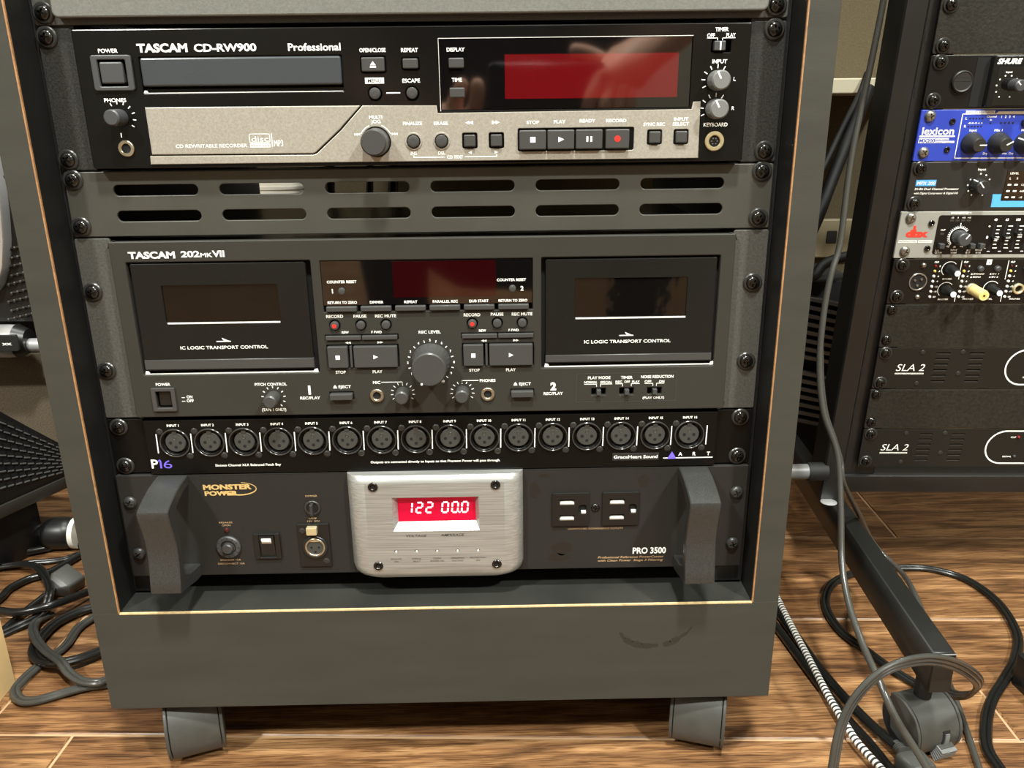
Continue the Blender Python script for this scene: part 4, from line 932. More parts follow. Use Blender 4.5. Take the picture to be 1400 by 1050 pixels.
for x, d in ((62.2, 17), (67.4, 17), (58.2, 19.9), (56.4, 24.7), (57.2, 29.9), (60.6, 33.9), (69.5, 34), (72.4, 19.6), (75, 24)): b.lathe(x, d, [(.65, p - .1), (.65, p), (0, p)], w, 10)
u.part('printed_lettering', b)
b = u.mb(); b.box(84, 250, 14, 18, 9.1, 9.26, 'unit_charcoal'); b.box(84, 250, 26, 32, 9.1, 9.26, 'unit_charcoal'); u.part('control_strip', b, bx)
rscrews(u, 0)
# --- blue unit
k0 = UH
u = runit('reverb_processor', 1, 1, 'bright blue rack unit with white lettering and black knobs', 'effects unit')
b = u.mb(); b.box(0, RW, k0 + .3, k0 + 44.2, 0, 2.2, 'blue_panel', .5, 1); u.part('front_panel', b)
for x in (49, 72.2, 95.4, 118.6): 
    b = u.mb(); b.lathe(x, k0 + 28.8, [(9.6, 2.2), (9.4, 3.6), (6.2, 15.5), (5.4, 16.5), (0, 16.5)], 'unit_charcoal', 36); o = u.part('knob', b)
    b = u.mb(); a = {49: 90, 72.2: 60, 95.4: -60, 118.6: 20}[x]; a = math.radians(a); b.line(x, k0 + 28.8, x + 6 * math.sin(a), k0 + 28.8 - 6 * math.cos(a), .9, 'print_white', 16.9, .4)
    s_, c_ = math.sin(a), -math.cos(a)
    b.faces([(x + s_ * 6.0 - c_ * .5, k0 + 28.8 + c_ * 6.0 + s_ * .5, 16.2), (x + s_ * 6.0 + c_ * .5, k0 + 28.8 + c_ * 6.0 - s_ * .5, 16.2), (x + s_ * 9.3 + c_ * .5, k0 + 28.8 + c_ * 9.3 - s_ * .5, 5.2), (x + s_ * 9.3 - c_ * .5, k0 + 28.8 + c_ * 9.3 + s_ * .5, 5.2)], [(0, 1, 2, 3)], 'print_white'); u.part('pointer', b, o)
b = u.mb(); p = 2.32; w = 'print_white'
b.text('lexicon', 3.6, 31.6, k0 + 17.9, 6.6, w, p, .022); b.box(2.0, 33.0, k0 + 22.0, k0 + 23.3, 2.1, p, w); b.box(2.0, 16.8, k0 + 24.2, k0 + 28.4, 2.1, p, w); b.box(17.2, 28.2, k0 + 24.2, k0 + 26.0, 2.1, p, w); b.box(17.2, 33.6, k0 + 26.7, k0 + 28.4, 2.1, p, w)
b.text('MX200', 2.6, 16.4, k0 + 26.3, 3.0, 'blue_panel', p + .1, .03)
b.text('Dual Reverb', 17.6, 27.8, k0 + 25.1, 1.1, 'blue_panel', p + .1); b.text('Effects Processor', 17.6, 33.0, k0 + 27.5, 1.1, 'blue_panel', p + .1)
for a in ((36.1, 4, 36.6, 41.6), (36.6, 41.6, 290, 41.9), (36.1, 4, 290, 4)): b.line(a[0], k0 + a[1], a[2], k0 + a[3], .7, w, p)
b.box(38.5, 63.7, k0 + 1.3, k0 + 3.6, 2.1, p, w); b.text('INPUT / EMPHASIS', 39.5, 62.6, k0 + 2.5, 1.4, 'blue_panel', p + .1); b.tri([(64.8, k0 + 3.6), (67, k0 + 2.0), (290, k0 + 2.0), (290, k0 + 3.6)], w, p)
b.textc('L', 40, k0 + 7.6, 2.2, w, p, .02); b.textc('R', 40.2, k0 + 14.2, 2.2, w, p, .02)
for i in range(5): b.textc(('-48', '-24', '-12', '-6', '0')[i], 43.4 + i * 2.7, k0 + 11.6, 1.3, w, p, .03)
b.text('Channel', 57.5, 65.9, k0 + 6.2, 1.7, w, p, .02); b.textc('In', 61.6, k0 + 8.9, 1.8, w, p, .02)
for i in range(4): b.textc(str(i + 1), 70.3 + i * 3.5, k0 + 6.4, 2.0, w, p, .03)
b.text('Input', 44.8, 51.3, k0 + 17.6, 2.0, w, p, .02); b.text('Mix 1', 66.6, 73.6, k0 + 17.7, 2.0, w, p, .02); b.text('Mix 2', 90, 97, k0 + 17.7, 2.0, w, p, .02)
b.text('Dry', 60.8, 64.8, k0 + 37.6, 1.9, w, p, .02); b.text('Wet', 77.3, 81.8, k0 + 37.6, 1.9, w, p, .02); b.text('Dry', 83.6, 87.7, k0 + 37.6, 1.9, w, p, .02)
u.part('printed_lettering', b)
b = u.mb()
for r_0 in (7.6, 14.3):
    for i in range(5): b.lathe(43.4 + i * 2.7, k0 + r_0, [(.75, 2.2), (.6, 2.6), (0, 2.7)], 'unit_charcoal', 12)
for i in range(4): b.lathe(71 + i * 3.5, k0 + 11.6, [(.9, 2.2), (.7, 2.6), (0, 2.7)], 'unit_charcoal', 12)
b.lathe(61.8, k0 + 11.6, [(.8, 2.2), (.6, 2.6), (0, 2.7)], 'unit_charcoal', 12); u.part('indicator_lights', b)
b = u.mb(); b.box(88.6, 101, k0 + 9, k0 + 14.4, 2, 5, 'black_plastic', .7, 1.5); u.part('select_button', b)
for d in (10.2, 34.2): 
    b = u.mb(); b.ring(28.4, k0 + d, 1.3, 2.6, 2.1, 3.2, 'screw_black', 20); b.lathe(28.4, k0 + d, [(1.4, 2.2), (1.4, 2.5), (0, 2.5)], 'void_black', 8); u.part('socket_screw', b)
rscrews(u, k0, SCREW_S, False, ds=(5.6, 36.6), p=1.8)
# --- charcoal unit with the sky blue bracket
k0 = 2 * UH
u = runit('effects_processor', 2, 1, 'charcoal unit with sky blue bracket and label, under the blue unit', 'effects unit')
b = u.mb(); b.box(0, RW, k0 + .3, k0 + 44.0, 0, 2.2, 'unit_charcoal', .8, 1.5); u.part('front_panel', b)
b = u.mb(); b.lathe(61.8, k0 + 21.4, [(6.8, 2.2), (6.8, 3), (6.2, 13), (5.4, 14), (0, 14)], 'unit_charcoal', 36); o = u.part('input_knob', b)
b = u.mb(); a = math.radians(-40); s_, c_ = math.sin(a), -math.cos(a); b.line(61.8, k0 + 21.4, 61.8 + 5.8 * s_, k0 + 21.4 + 5.8 * c_, .9, 'print_white', 14.3, .3)
b.faces([(61.8 + s_ * 5.9 - c_ * .5, k0 + 21.4 + c_ * 5.9 + s_ * .5, 14), (61.8 + s_ * 5.9 + c_ * .5, k0 + 21.4 + c_ * 5.9 - s_ * .5, 14), (61.8 + s_ * 7.2 + c_ * .5, k0 + 21.4 + c_ * 7.2 - s_ * .5, 3), (61.8 + s_ * 7.2 - c_ * .5, k0 + 21.4 + c_ * 7.2 + s_ * .5, 3)], [(0, 1, 2, 3)], 'print_white'); u.part('pointer', b, o)
b = u.mb(); b.box(86.4, 190, k0 + 8.4, k0 + 34.2, 2, 2.8, 'glass_black'); dw = u.part('display_window', b)
b = u.mb(); p = 2.9
b.text('LEVEL', 88.8, 96.5, k0 + 10.5, 1.8, 'print_white', p, .02); b.textc('L', 89.8, k0 + 15, 1.9, 'print_white', p, .02); b.textc('R', 96.2, k0 + 15, 1.9, 'print_white', p, .02)
for i, t in enumerate(('Clip', '-6dB', '-18')):
    for x in (90.2, 96.1): b.box(x - 1.6, x + 1.6, k0 + 20.0 + i * 5.6, k0 + 21.4 + i * 5.6, p - .1, p, 'print_white')
    b.textc(t, 102.5, k0 + 20.7 + i * 5.6, 1.7, 'print_white', p, .01)
u.part('lettering', b, dw)
b = u.mb(); b.prism([(77.6, k0 + 29.2), (85.3, k0 + 29.2), (85.6, k0 + 35.2), (230, k0 + 35.6), (230, k0 + 41.0), (78.2, k0 + 40.8)], 2.1, 2.34, 'sky_blue'); b.box(6.5, 24.6, k0 + 16.1, k0 + 21.6, 2.1, 2.34, 'sky_blue'); plabel(u.part('blue_print', b), 'sky blue printed bracket and label')
b = u.mb(); p = 2.45; b.text('MPX 200', 7.4, 23.8, k0 + 18.9, 3.0, 'print_white', p, .01, .15)
b.text('24-Bit Dual Channel Processor', 6.1, 46, k0 + 24.1, 1.9, 'print_white', p, .02, .15); b.text('with Digital Compressor & Digital I/O', 6.3, 46, k0 + 27.9, 1.8, 'print_white', p, .015, .15); b.text('Input', 59.6, 66.7, k0 + 6.9, 2.1, 'print_white', p, .02)
for x, d in ((62.9, 10.9), (67.9, 12.2), (71.7, 15.9), (54.7, 15.9), (53.3, 20.9), (54.8, 26.1), (58.4, 29.8), (68.2, 29.9)): b.lathe(x, k0 + d, [(.75, p - .1), (.75, p), (0, p)], 'print_white', 10)
u.part('printed_lettering', b)
rscrews(u, k0, p=2.0)
# --- grey unit with faders
k0 = 3 * UH
u = runit('graphic_equalizer', 3, 1, 'pale grey unit with red lettering, black inset panel and small faders', 'equalizer')
b = u.mb(); b.box(-1.6, RW, k0 + .2, k0 + 43.9, 0, 2.2, 'unit_grey', .6, 1); u.part('front_panel', b)
b = u.mb(); b.prism(rr(33.2, 450, k0 + 3.6, k0 + 40, 2.5), 2.0, 2.4, 'unit_black'); u.part('inset_panel', b)
knob(u, 54.5, k0 + 23.6, 2.4, 6.6, 13, 'knob_grey', name='input_knob', ptr=35)
for x, d in ((39.2, 31.6), (67.4, 31.7), (76.2, 31.7)): b = u.mb(); b.box(x - 2.4, x + 2.4, k0 + d - 2.4, k0 + d + 2.4, 2.2, 7.5, 'knob_grey', .6, .6); u.part('button', b)
for i in range(9):
    x = 85.4 + i * 10.3
    b = u.mb(); b.box(x - .8, x + .8, k0 + 11, k0 + 35.4, 2.3, 2.55, 'void_black', 0, .7); f = u.part('fader_slot', b)
    d = k0 + (24.5, 23.4, 20.6, 22, 24, 23, 25, 24, 22)[i]; b = u.mb(); b.box(x - 1.1, x + 2.9, d - .9, d + .9, 2.4, 8.5, 'black_plastic', .4); b.line(x - 1, d, x + 2.8, d, .5, 'print_white', 8.7, .3); u.part('fader', b, f)
b = u.mb(); p = 2.5; w = 'print_white'
ticks(b, 54.5, k0 + 23.6, 8.4, 10.2, 19, -140, 50, w, p, .6)
for i in range(24):
    a = math.radians(-140 + i * 8); a2 = math.radians(-140 + i * 8 + 8.5); b.line(54.5 + 8.3 * math.sin(a), k0 + 23.6 - 8.3 * math.cos(a), 54.5 + 8.3 * math.sin(a2), k0 + 23.6 - 8.3 * math.cos(a2), .9, w, p)
b.line(54.5, k0 + 15, 54.4, k0 + 10.8, .8, w, p)
b.box(43.4, 61.9, k0 + .9, k0 + 2.6, 2.2, p, w); b.text('OUTPUT LEVEL dBu', 44, 61.4, k0 + 1.75, 1.1, 'unit_black', p + .1)
for i in range(4): b.textc(('-10', '0', '+10', '+18')[i], 45.6 + i * 5.1, k0 + 5.8, 1.4, w, p, .03); b.box(43.8 + i * 5.1, 47.4 + i * 5.1, k0 + 7.6, k0 + 9.2, 2.3, p, 'vent_grey')
for t, x0, x1, d in (('LO', 36, 39.2, 36.4), ('CUT IN', 35.8, 42.3, 38.5), ('INPUT', 50, 56.1, 36), ('GAIN', 50.5, 55.6, 38.5), ('EQ', 64.9, 68.2, 36.3), ('BYP', 64.5, 68.4, 38.6), ('RANGE', 72.8, 78.9, 36), ('6/12', 73.4, 78.2, 38.5), ('CLIP', 37, 41.3, 17.1), ('+6', 57.5, 60.6, 32.4), ('-12', 45, 48, 32.6), ('dB', 51.6, 54, 33)): b.text(t, x0, x1, k0 + d, 1.6, w, p, .02)
b.box(37.4, 40.8, k0 + 19.8, k0 + 21.6, 2.3, p, 'vent_grey')
for i in range(9):
    x = 85.4 + i * 10.3; b.textc(('40', '63', '100', '160', '250', '400', '630', '1k', '1.6')[i], x, k0 + 7.8, 2.1, w, p, .04)
    for j in range(7): d = k0 + 13.8 + j * 3.4; b.line(x + 2.4, d, x + (6.6 if j in (0, 3, 6) else 5.4), d, .9, w, p)
    b.line(x - 1.8, k0 + 37.4, x + .8, k0 + 37.4, .6, w, p)
for d, t in ((13.9, '+'), (24.1, '0'), (34.1, '-')): b.textc(t, 81.0, k0 + d, 2.4, w, p, .06)
u.part('printed_lettering', b)
b = u.mb(); b.text('dbx', 5.8, 26.5, k0 + 20.2, 6.4, 'print_red', 2.35, .07); b.box(11.6, 14.2, k0 + 13.2, k0 + 16.5, 2.1, 2.35, 'print_red'); plabel(u.part('red_lettering', b), 'red lettering')
b = u.mb(); b.box(.4, 17.4, k0 + 26.9, k0 + 29.2, 2.1, 2.34, w); b.box(18.4, 31.4, k0 + 26.9, k0 + 29.2, 2.1, 2.34, w); b.text('PROFESSIONAL', 1, 17, k0 + 28, 1.2, 'vent_grey', 2.45); b.text('PRODUCTS', 19, 31, k0 + 28, 1.2, 'vent_grey', 2.45); u.part('name_strip', b)
for x, d in ((27.4, 10.8), (28, 34.4)): b = u.mb(); b.ring(x, k0 + d, 1.3, 2.7, 2.1, 3.8, 'screw_black', 20); b.lathe(x, k0 + d, [(1.4, 2.2), (1.4, 2.5), (0, 2.5)], 'void_black', 8); u.part('socket_screw', b)
rscrews(u, k0, SCREW_S, False, x=7.8, ds=(6.0, 37.2), p=1.8)
# --- headphone amplifier
k0 = 4 * UH
u = runit('headphone_amplifier', 4, 1, 'black unit crowded with small knobs, lights and a cream plug, under the pale grey unit', 'headphone amplifier')
b = u.mb(); b.box(-.5, RW, k0 + .3, k0 + 44.1, 0, 2.2, 'unit_black', .4, 1); u.part('front_panel', b)
b = u.mb(); b.ring(25.2, k0 + 22.2, 7.3, 8.6, 2, 3.2, 'screw_steel', 32); xs_ = u.part('socket', b)
b = u.mb(); b.lathe(25.2, k0 + 22.2, [(7.3, 2), (7.3, 2.4), (0, 2.4)], 'matte_black', 28)
for x, d in ((-3, -1.5), (3, -2.5), (0, 3.5)): b.lathe(25.2 + x, k0 + 22.2 + d, [(1.2, 2.3), (1.0, 3.4), (0, 3.5)], 'screw_steel', 12)
u.part('contacts', b, xs_)
for x, d in ((27.8, 6.2), (27.6, 37.2)): b = u.mb(); b.lathe(x, k0 + d, [(2.4, 2.2), (2.2, 3.2), (1.2, 4), (0, 4.1)], 'screw_steel', 20); u.part('bolt', b)
for j, x in enumerate((39.2, 66.5, 110.0)):
    for i, d in enumerate((7.0, 11.9, 16.8, 21.8, 26.9, 31.8, 37.0)):
        b = u.mb(); b.lathe(x - (.0 if i else 0), k0 + d, [(1.35, 2.2), (1.25, 3.0), (.7, 3.7), (0, 3.8)], 'led_red' if i == 0 and j == 0 else 'led_dark_red' if i == 0 else 'led_yellow' if i == 1 else 'led_white', 16); u.part('indicator_light', b)
kn = [(52.7, 10.0), (52.8, 30.0), (95.4, 29.0), (138, 29)]
for x, d in kn:
    b = u.mb(); b.lathe(x, k0 + d, [(5.0, 2.2), (4.9, 4), (3.4, 17), (2.6, 18), (0, 18)], 'black_plastic', 28); o = u.part('knob', b)
    b = u.mb(); b.lathe(x, k0 + d, [(2.7, 17.8), (2.6, 18.5), (0, 18.7)], 'print_white', 20); b.faces([(x + a, k0 + d + c_, p) for a, c_, p in ((-2.1, -3.9, 6), (-1.4, -4.3, 6), (-.6, -2.9, 17.5), (-1.3, -2.6, 17.5))], [(0, 1, 2, 3)], 'print_white'); plabel(u.part('knob_cap', b, o), 'white knob cap')
for x, d in ((81, 9.4), (96.8, 9.4), (124, 9.4)): b = u.mb(); b.lathe(x, k0 + d, [(2.9, 2.2), (2.7, 5), (1.8, 5.8), (0, 6)], 'knob_grey', 20); u.part('push_button', b)
for x in (77.0, 120.4):
    b = u.mb(); b.ring(x, k0 + 28.9, 3.2, 5.2, 2.2, 5, 'cream_metal', 28); o = u.part('headphone_jack', b)
b = u.mb(); p = 2.4; w = 'print_white'
for x, d in kn:
    for i in range(22):
        a = math.radians(-140 + i * 8.5); a2 = math.radians(-140 + i * 8.5 + 9); b.line(x + 7.2 * math.sin(a), k0 + d - 7.2 * math.cos(a), x + 7.2 * math.sin(a2), k0 + d - 7.2 * math.cos(a2), .55, w, p)
for x in (62.9, 106.4): b.line(x - .2, k0 + 1.8, x + .2, k0 + 20, .6, w, p); b.line(x + .6, k0 + 36, x + .8, k0 + 42, .6, w, p)
for x in (39.2, 66.5, 110.0):
    b.textc('CLIP', x + .3, k0 + 3.1, 1.5, w, p, .05)
    for i, d in enumerate((7.0, 11.9, 16.8, 21.8, 26.9, 31.8, 37.0)): b.textc(('0', '-3', '-6', '-9', '-12', '-18', '-24')[i], x + 4.2, k0 + d, 1.5, w, p, .04)
for t, x0, x1, d in (('MASTER', 48, 56.9, 19.4), ('MASTER', 47.6, 57.4, 39.5), ('STEREO', 76, 86, 14.6), ('MONO', 76, 83.5, 17.6), ('IN 1', 93.6, 99.8, 14.6), ('IN 2', 93.6, 99.8, 17.6), ('PHONES', 71, 81, 39.2), ('LEVEL', 90.6, 99, 39.2), ('PHONES', 115, 125, 39.2)): b.text(t, x0, x1, k0 + d, 1.5, w, p, .03)
for x, d in ((74.4, 14.6), (74.4, 17.6), (92, 14.6), (92, 17.6)): b.tri([(x - .9, k0 + d + .8), (x, k0 + d - .9), (x + .9, k0 + d + .8)], w, p)
b.box(86.0, 90.6, k0 + .8, k0 + 5.8, 2.2, p, w); b.textc('1', 88.3, k0 + 3.3, 2.6, 'unit_black', p + .1, .03); u.part('printed_lettering', b)
rscrews(u, k0, x=7.9, ds=(5.8, 36.9), p=2.0)
# plug pushed into its first jack
t = empty('audio_plug', rack_world(77, k0 + 28.9, 5), 'cream round plug pushed into the crowded black unit of the right rack', 'plug')
b = MB(lambda x, d, p: rack_world(x, d, p) - t.location); b.lathe(77, k0 + 28.9, [(0, 1), (3.1, 1), (3.1, 7), (4.9, 7.4), (5.0, 24), (4.5, 26), (0, 26)], 'cream_plastic', 28); bd = b.done('plug_body', t)
b = MB(lambda x, d, p: rack_world(x, d, p) - t.location); b.lathe(77, k0 + 28.9, [(2.4, 25.9), (2.4, 26.2), (0, 26.2)], 'led_yellow', 16); b.lathe(77, k0 + 28.9, [(1.0, 26.1), (1.0, 26.4), (0, 26.4)], 'void_black', 10); b.done('plug_hole', bd)
# --- blank, amplifier, blank, amplifier
for k, lab in ((5, 'textured black blank panel in the right rack, directly above the upper amplifier'), (7, 'textured black blank panel in the right rack, between the two matching amplifiers')):
    k0 = k * UH; u = runit('blank_panel', k, 1, lab, 'blank panel', 'blank panels of the right rack')
    b = u.mb(); b.box(-.4, RW, k0 + .5, k0 + 43.8, 0, 2.4, 'blank_textured', .4, 1); u.part('plate', b); rscrews(u, k0, SCREW, False, x=5.9, ds=(5.6, 36.4), p=1.9)
def amp(k, lab):
    k0 = k * UH; u = runit('power_amplifier', k, 1, lab, 'amplifier', 'matching amplifiers of the right rack')
    sl = []
    for xb in (57.2, 90.2):
        for i in range(6): sl.append(rr(xb, xb + 13.6, k0 + 5.3 + i * 5.95, k0 + 7.0 + i * 5.95, .5, 2))
    b = u.mb(); b.plate(rr(0, RW, k0 + .4, k0 + 44.0, 1), sl, -.2, 2.2, 'amp_black', .35); fp = u.part('front_panel', b)
    b = u.mb()
    for s_ in sl: d = s_[0][1]; x = s_[-1][0]; xb = min(q[0] for q in s_); b.box(xb + .2, xb + 13.4, max(q[1] for q in s_) - .5, max(q[1] for q in s_) + .1, .4, 2.24, 'grille_lip')
    u.part('vent_lips', b, fp)
    b = u.mb(); b.box(40, 460, k0 + 2, k0 + 43, -1.2, -.3, 'void_black'); u.part('backing', b)
    b = u.mb(); p = 2.32; w = 'print_white'
    b.text('SLA 2', 20.6, 48.6, k0 + 20.9, 7.6, w, p, .0, .2); b.box(20.3, 48.5, k0 + 26.9, k0 + 28.4, 2.1, p, w); b.text('STUDIO LINEAR AMPLIFIER', 20.9, 48.0, k0 + 27.7, 1.0, 'amp_black', p + .1)
    O = rr(127.8, 330, k0 + 2.4, k0 + 39.6, 18.5, 12)
    for i in range(len(O)): b.line(*O[i], *O[(i + 1) % len(O)], 1.5, w, p)
    b.text('CLIP', 150.6, 156, k0 + 9.3, 1.7, w, p, .02); b.text('SIGNAL', 146.9, 156.2, k0 + 31.6, 1.7, w, p, .02); u.part('printed_lettering', b)
    for x, d, m in ((158.4, 9.0, 'led_red'), (159, 31.2, 'knob_grey')):
        b = u.mb(); b.lathe(x, k0 + d, [(1.5, 2.2), (1.4, 3), (.8, 3.8), (0, 3.9)], m, 16); u.part('indicator_light', b)
    b = u.mb(); b.lathe(182, k0 + 21, [(8, 2.2), (7.5, 12), (6.5, 13), (0, 13)], 'black_plastic', 28); u.part('knob', b)
    for x, d in ((43.5, 5.0), (82.7, 4.6), (43.4, 38.2), (82.4, 27.4)): u.put(SMALL, 'screw', x, k0 + d, 2.1, fp, x)
    rscrews(u, k0, SCREW, True, x=7.6, ds=(5.9, 37.6), p=1.6)
amp(6, 'black amplifier in the right rack, higher one of the matching pair')
amp(8, 'black amplifier in the right rack, lowest unit, resting above the bottom bar')
# ------------------------------------------------------------------ cables
def smooth(P, k=7):
    """Catmull-Rom through the points"""
    Q = [P[0] * 2 - P[1]] + P + [P[-1] * 2 - P[-2]]; out = []
    for i in range(1, len(Q) - 2):
        a, b, c, d = Q[i - 1:i + 3]
        for j in range(k):
            t = j / k; out.append(0.5 * ((2 * b) + (c - a) * t + (2 * a - 5 * b + 4 * c - d) * t * t + (3 * b - a - 3 * c + d) * t ** 3))
    out.append(P[-1]); return out
def sweep(b, pts, sect, m, uv=None, upv=None):
    """sect: closed outline [(a, c)] in mm carried along pts (mm, Vectors); a lies along the side, c along the carried up"""
    n = len(sect); T = [(pts[min(i + 1, len(pts) - 1)] - pts[max(i - 1, 0)]).normalized() for i in range(len(pts))]
    u_ = Vector(upv or (0, 0, 1)); u_ = (u_ - T[0] * u_.dot(T[0])); u_ = u_.normalized() if u_.length > 1e-4 else T[0].orthogonal().normalized()
    V = []; Ls = [0]
    for i, p in enumerate(pts):
        if i: Ls.append(Ls[-1] + (pts[i] - pts[i - 1]).length)
        u_ = (u_ - T[i] * u_.dot(T[i])).normalized(); s_ = T[i].cross(u_)
        for a, c in sect: V.append(p + s_ * a + u_ * c)
    F = [tuple(range(n))[::-1], tuple(range((len(pts) - 1) * n, len(pts) * n))]
    for i in range(len(pts) - 1):
        for j in range(n): k = (j + 1) % n; F.append((i * n + j, i * n + k, (i + 1) * n + k, (i + 1) * n + j))
    old = b.V; b.V = lambda x, y, z: W(x, y, z); fs = b.faces([tuple(v) for v in V], F, m); b.V = old
    if uv:
        lay = b.bm.loops.layers.uv.verify(); b.bm.verts.index_update(); base = len(b.bm.verts) - len(V)
        for f in fs:
            for l in f.loops: k = l.vert.index - base; l[lay].uv = ((k % n) / n, Ls[k // n] / 100)
def rnd(r, n=12): return [(r * math.cos(2 * PI * i / n), r * math.sin(2 * PI * i / n)) for i in range(n)]
def flat(r, k):
    """k round conductors side by side, as one outline"""
    P = []; s_ = r * 1.72; x0 = -s_ * (k - 1) / 2
    for i in range(k):
        for a in ((160, 125, 90, 55, 20) if 0 < i < k - 1 else (190, 160, 125, 90, 55, 20) if i == 0 else (160, 125, 90, 55, 20, -10)): P.append((x0 + i * s_ + r * math.cos(math.radians(a)), r * math.sin(math.radians(a))))
    return P + [(-x, -y) for x, y in P]
Zc = -FLOOR
def pts(*L, k=7):
    """(px, py, 'y'|'z'|'x', v) points of the place, smoothed"""
    return smooth([at(a, c, **{ax: v}) for a, c, ax, v in L], k)
def cable(name, P, sect, m, label, cat='cable', group=None, uv=None, upv=None):
    b = MB(WV); sweep(b, P, sect, m, uv, upv); o = b.done(name); return tag(o, label, cat, group)
def fz(r): return Zc + r + .3
# right side
c1 = pts((1216, -60, 'y', 214), (1208, 0, 'y', 212), (1194, 71, 'y', 208), (1180, 137, 'y', 204), (1168, 194, 'y', 198), (1160, 243, 'y', 192), (1153, 300, 'y', 184), (1147, 340, 'y', 178), (1136, 376, 'y', 170), (1126, 430, 'y', 160), (1120.5, 497, 'y', 148),
         (1126, 563, 'y', 132), (1145, 622, 'y', 116), (1149.5, 698, 'y', 92), (1151, 769, 'y', 66), (1161, 827, 'y', 36), (1180, 882, 'y', 2), (1201, 929, 'y', -30), (1224, 980, 'y', -50), (1257, 1033, 'y', -64), (1292, 1090, 'y', -80))
cable('hanging_cable', c1, rnd(2.9), 'cable_grey', 'thin grey cable hanging beside the right rack post and crossing before its foot')
c2 = pts((1122, 470, 'y', 165), (1123, 520, 'y', 150), (1129, 566, 'y', 142), (1141, 602, 'y', 132), (1149.5, 632, 'y', 126), (1153, 660, 'y', 122), (1172, 698, 'y', 160), (1196, 745, 'y', 200), (1231, 781, 'y', 170), (1247, 805, 'y', 110), (1264, 845, 'y', 60), (1283, 895, 'y', 20), (1299, 937, 'z', fz(16)), (1313, 974, 'z', fz(3)), (1339, 1051, 'z', fz(3)), (1352, 1090, 'z', fz(3)))
cable('hanging_cable', c2, rnd(2.7), 'cable_grey', 'thin grey cable that passes behind the right rack foot and runs on past its caster')
c3 = pts((1128, 1130, 'y', -118), (1139, 1050, 'y', -112), (1151, 991, 'y', -106), (1173, 950, 'y', -100), (1208, 918, 'y', -94), (1251, 903, 'y', -86), (1290, 904, 'y', -74), (1322, 917, 'y', -52), (1338, 934, 'y', -24), (1329, 948, 'y', -2), (1312, 951, 'y', 14), (1296, 946, 'y', 30), (1280, 935, 'y', 60))
cable('speaker_cable', c3, flat(1.9, 3), 'cord_grey', 'flat three-strand grey cord arching up over the right rack caster', upv=(0.45, -0.6, 0.6))
c4 = pts((1292, 955, 'z', fz(3.4)), (1270, 945, 'z', fz(3.4)), (1245, 931, 'z', fz(3.4)), (1212, 910, 'z', fz(3.4)), (1180, 886, 'z', fz(3.4)), (1149, 862, 'z', fz(3.4)), (1130, 832, 'z', fz(3.4)), (1131, 808, 'z', fz(3.4)), (1148, 791, 'z', fz(3.4)), (1186, 779, 'z', fz(3.4)), (1232, 776, 'z', fz(3.4)), (1274, 778, 'z', fz(3.4)), (1321, 792, 'z', fz(3.4)), (1364, 823, 'z', fz(3.4)), (1390, 865, 'z', fz(3.4)), (1389, 898, 'z', fz(3.6)),
         (1373, 929, 'z', fz(3.4)), (1357, 955, 'z', fz(3.4)), (1349, 985, 'z', fz(3.4)), (1350, 1022, 'z', fz(3.4)), (1368, 1052, 'z', fz(3.4)), (1390, 1085, 'z', fz(3.4)))
cable('power_cable', c4, flat(2.6, 2), 'cable_black', 'flat black cord looping wide on the floor around the right rack foot')
c5 = pts((1040, 770, 'z', fz(9)), (1063, 818, 'z', fz(9)), (1083, 858, 'z', fz(9)), (1106, 901, 'z', fz(9)), (1133, 952, 'z', fz(9)), (1157, 992, 'z', fz(9)), (1173, 1016, 'z', fz(9)), (1206, 1053, 'z', fz(9)), (1236, 1090, 'z', fz(9)), k=9)
cable('braided_cable', c5, rnd(3.3, 14), 'braid', 'black-and-white braided cable on the floor right of the wooden cabinet', uv=True)
c6 = pts((1036, 800, 'z', fz(5)), (1062, 834, 'z', fz(5)), (1087, 868, 'z', fz(5)), (1118, 911, 'z', fz(5)), (1152, 951, 'z', fz(5)), (1192, 992, 'z', fz(5)), (1236, 1030, 'z', fz(9)), k=8)
cable('power_cable', c6, rnd(4.6), 'cable_black', 'thick black cord beside the braided cable, ending in a grey plug')
c7 = pts((1034, 830, 'z', fz(4.5)), (1060, 855, 'z', fz(4.5)), (1098, 906, 'z', fz(4.5)), (1130, 948, 'z', fz(4.5)), (1160, 985, 'z', fz(4.5)), (1190, 1018, 'z', fz(4.5)), (1216, 1051, 'z', fz(4.5)), (1245, 1092, 'z', fz(4.5)), k=8)
cable('power_cable', c7, rnd(4.2), 'cable_black', 'thick black cord between the braided cable and the cord with grey plug')
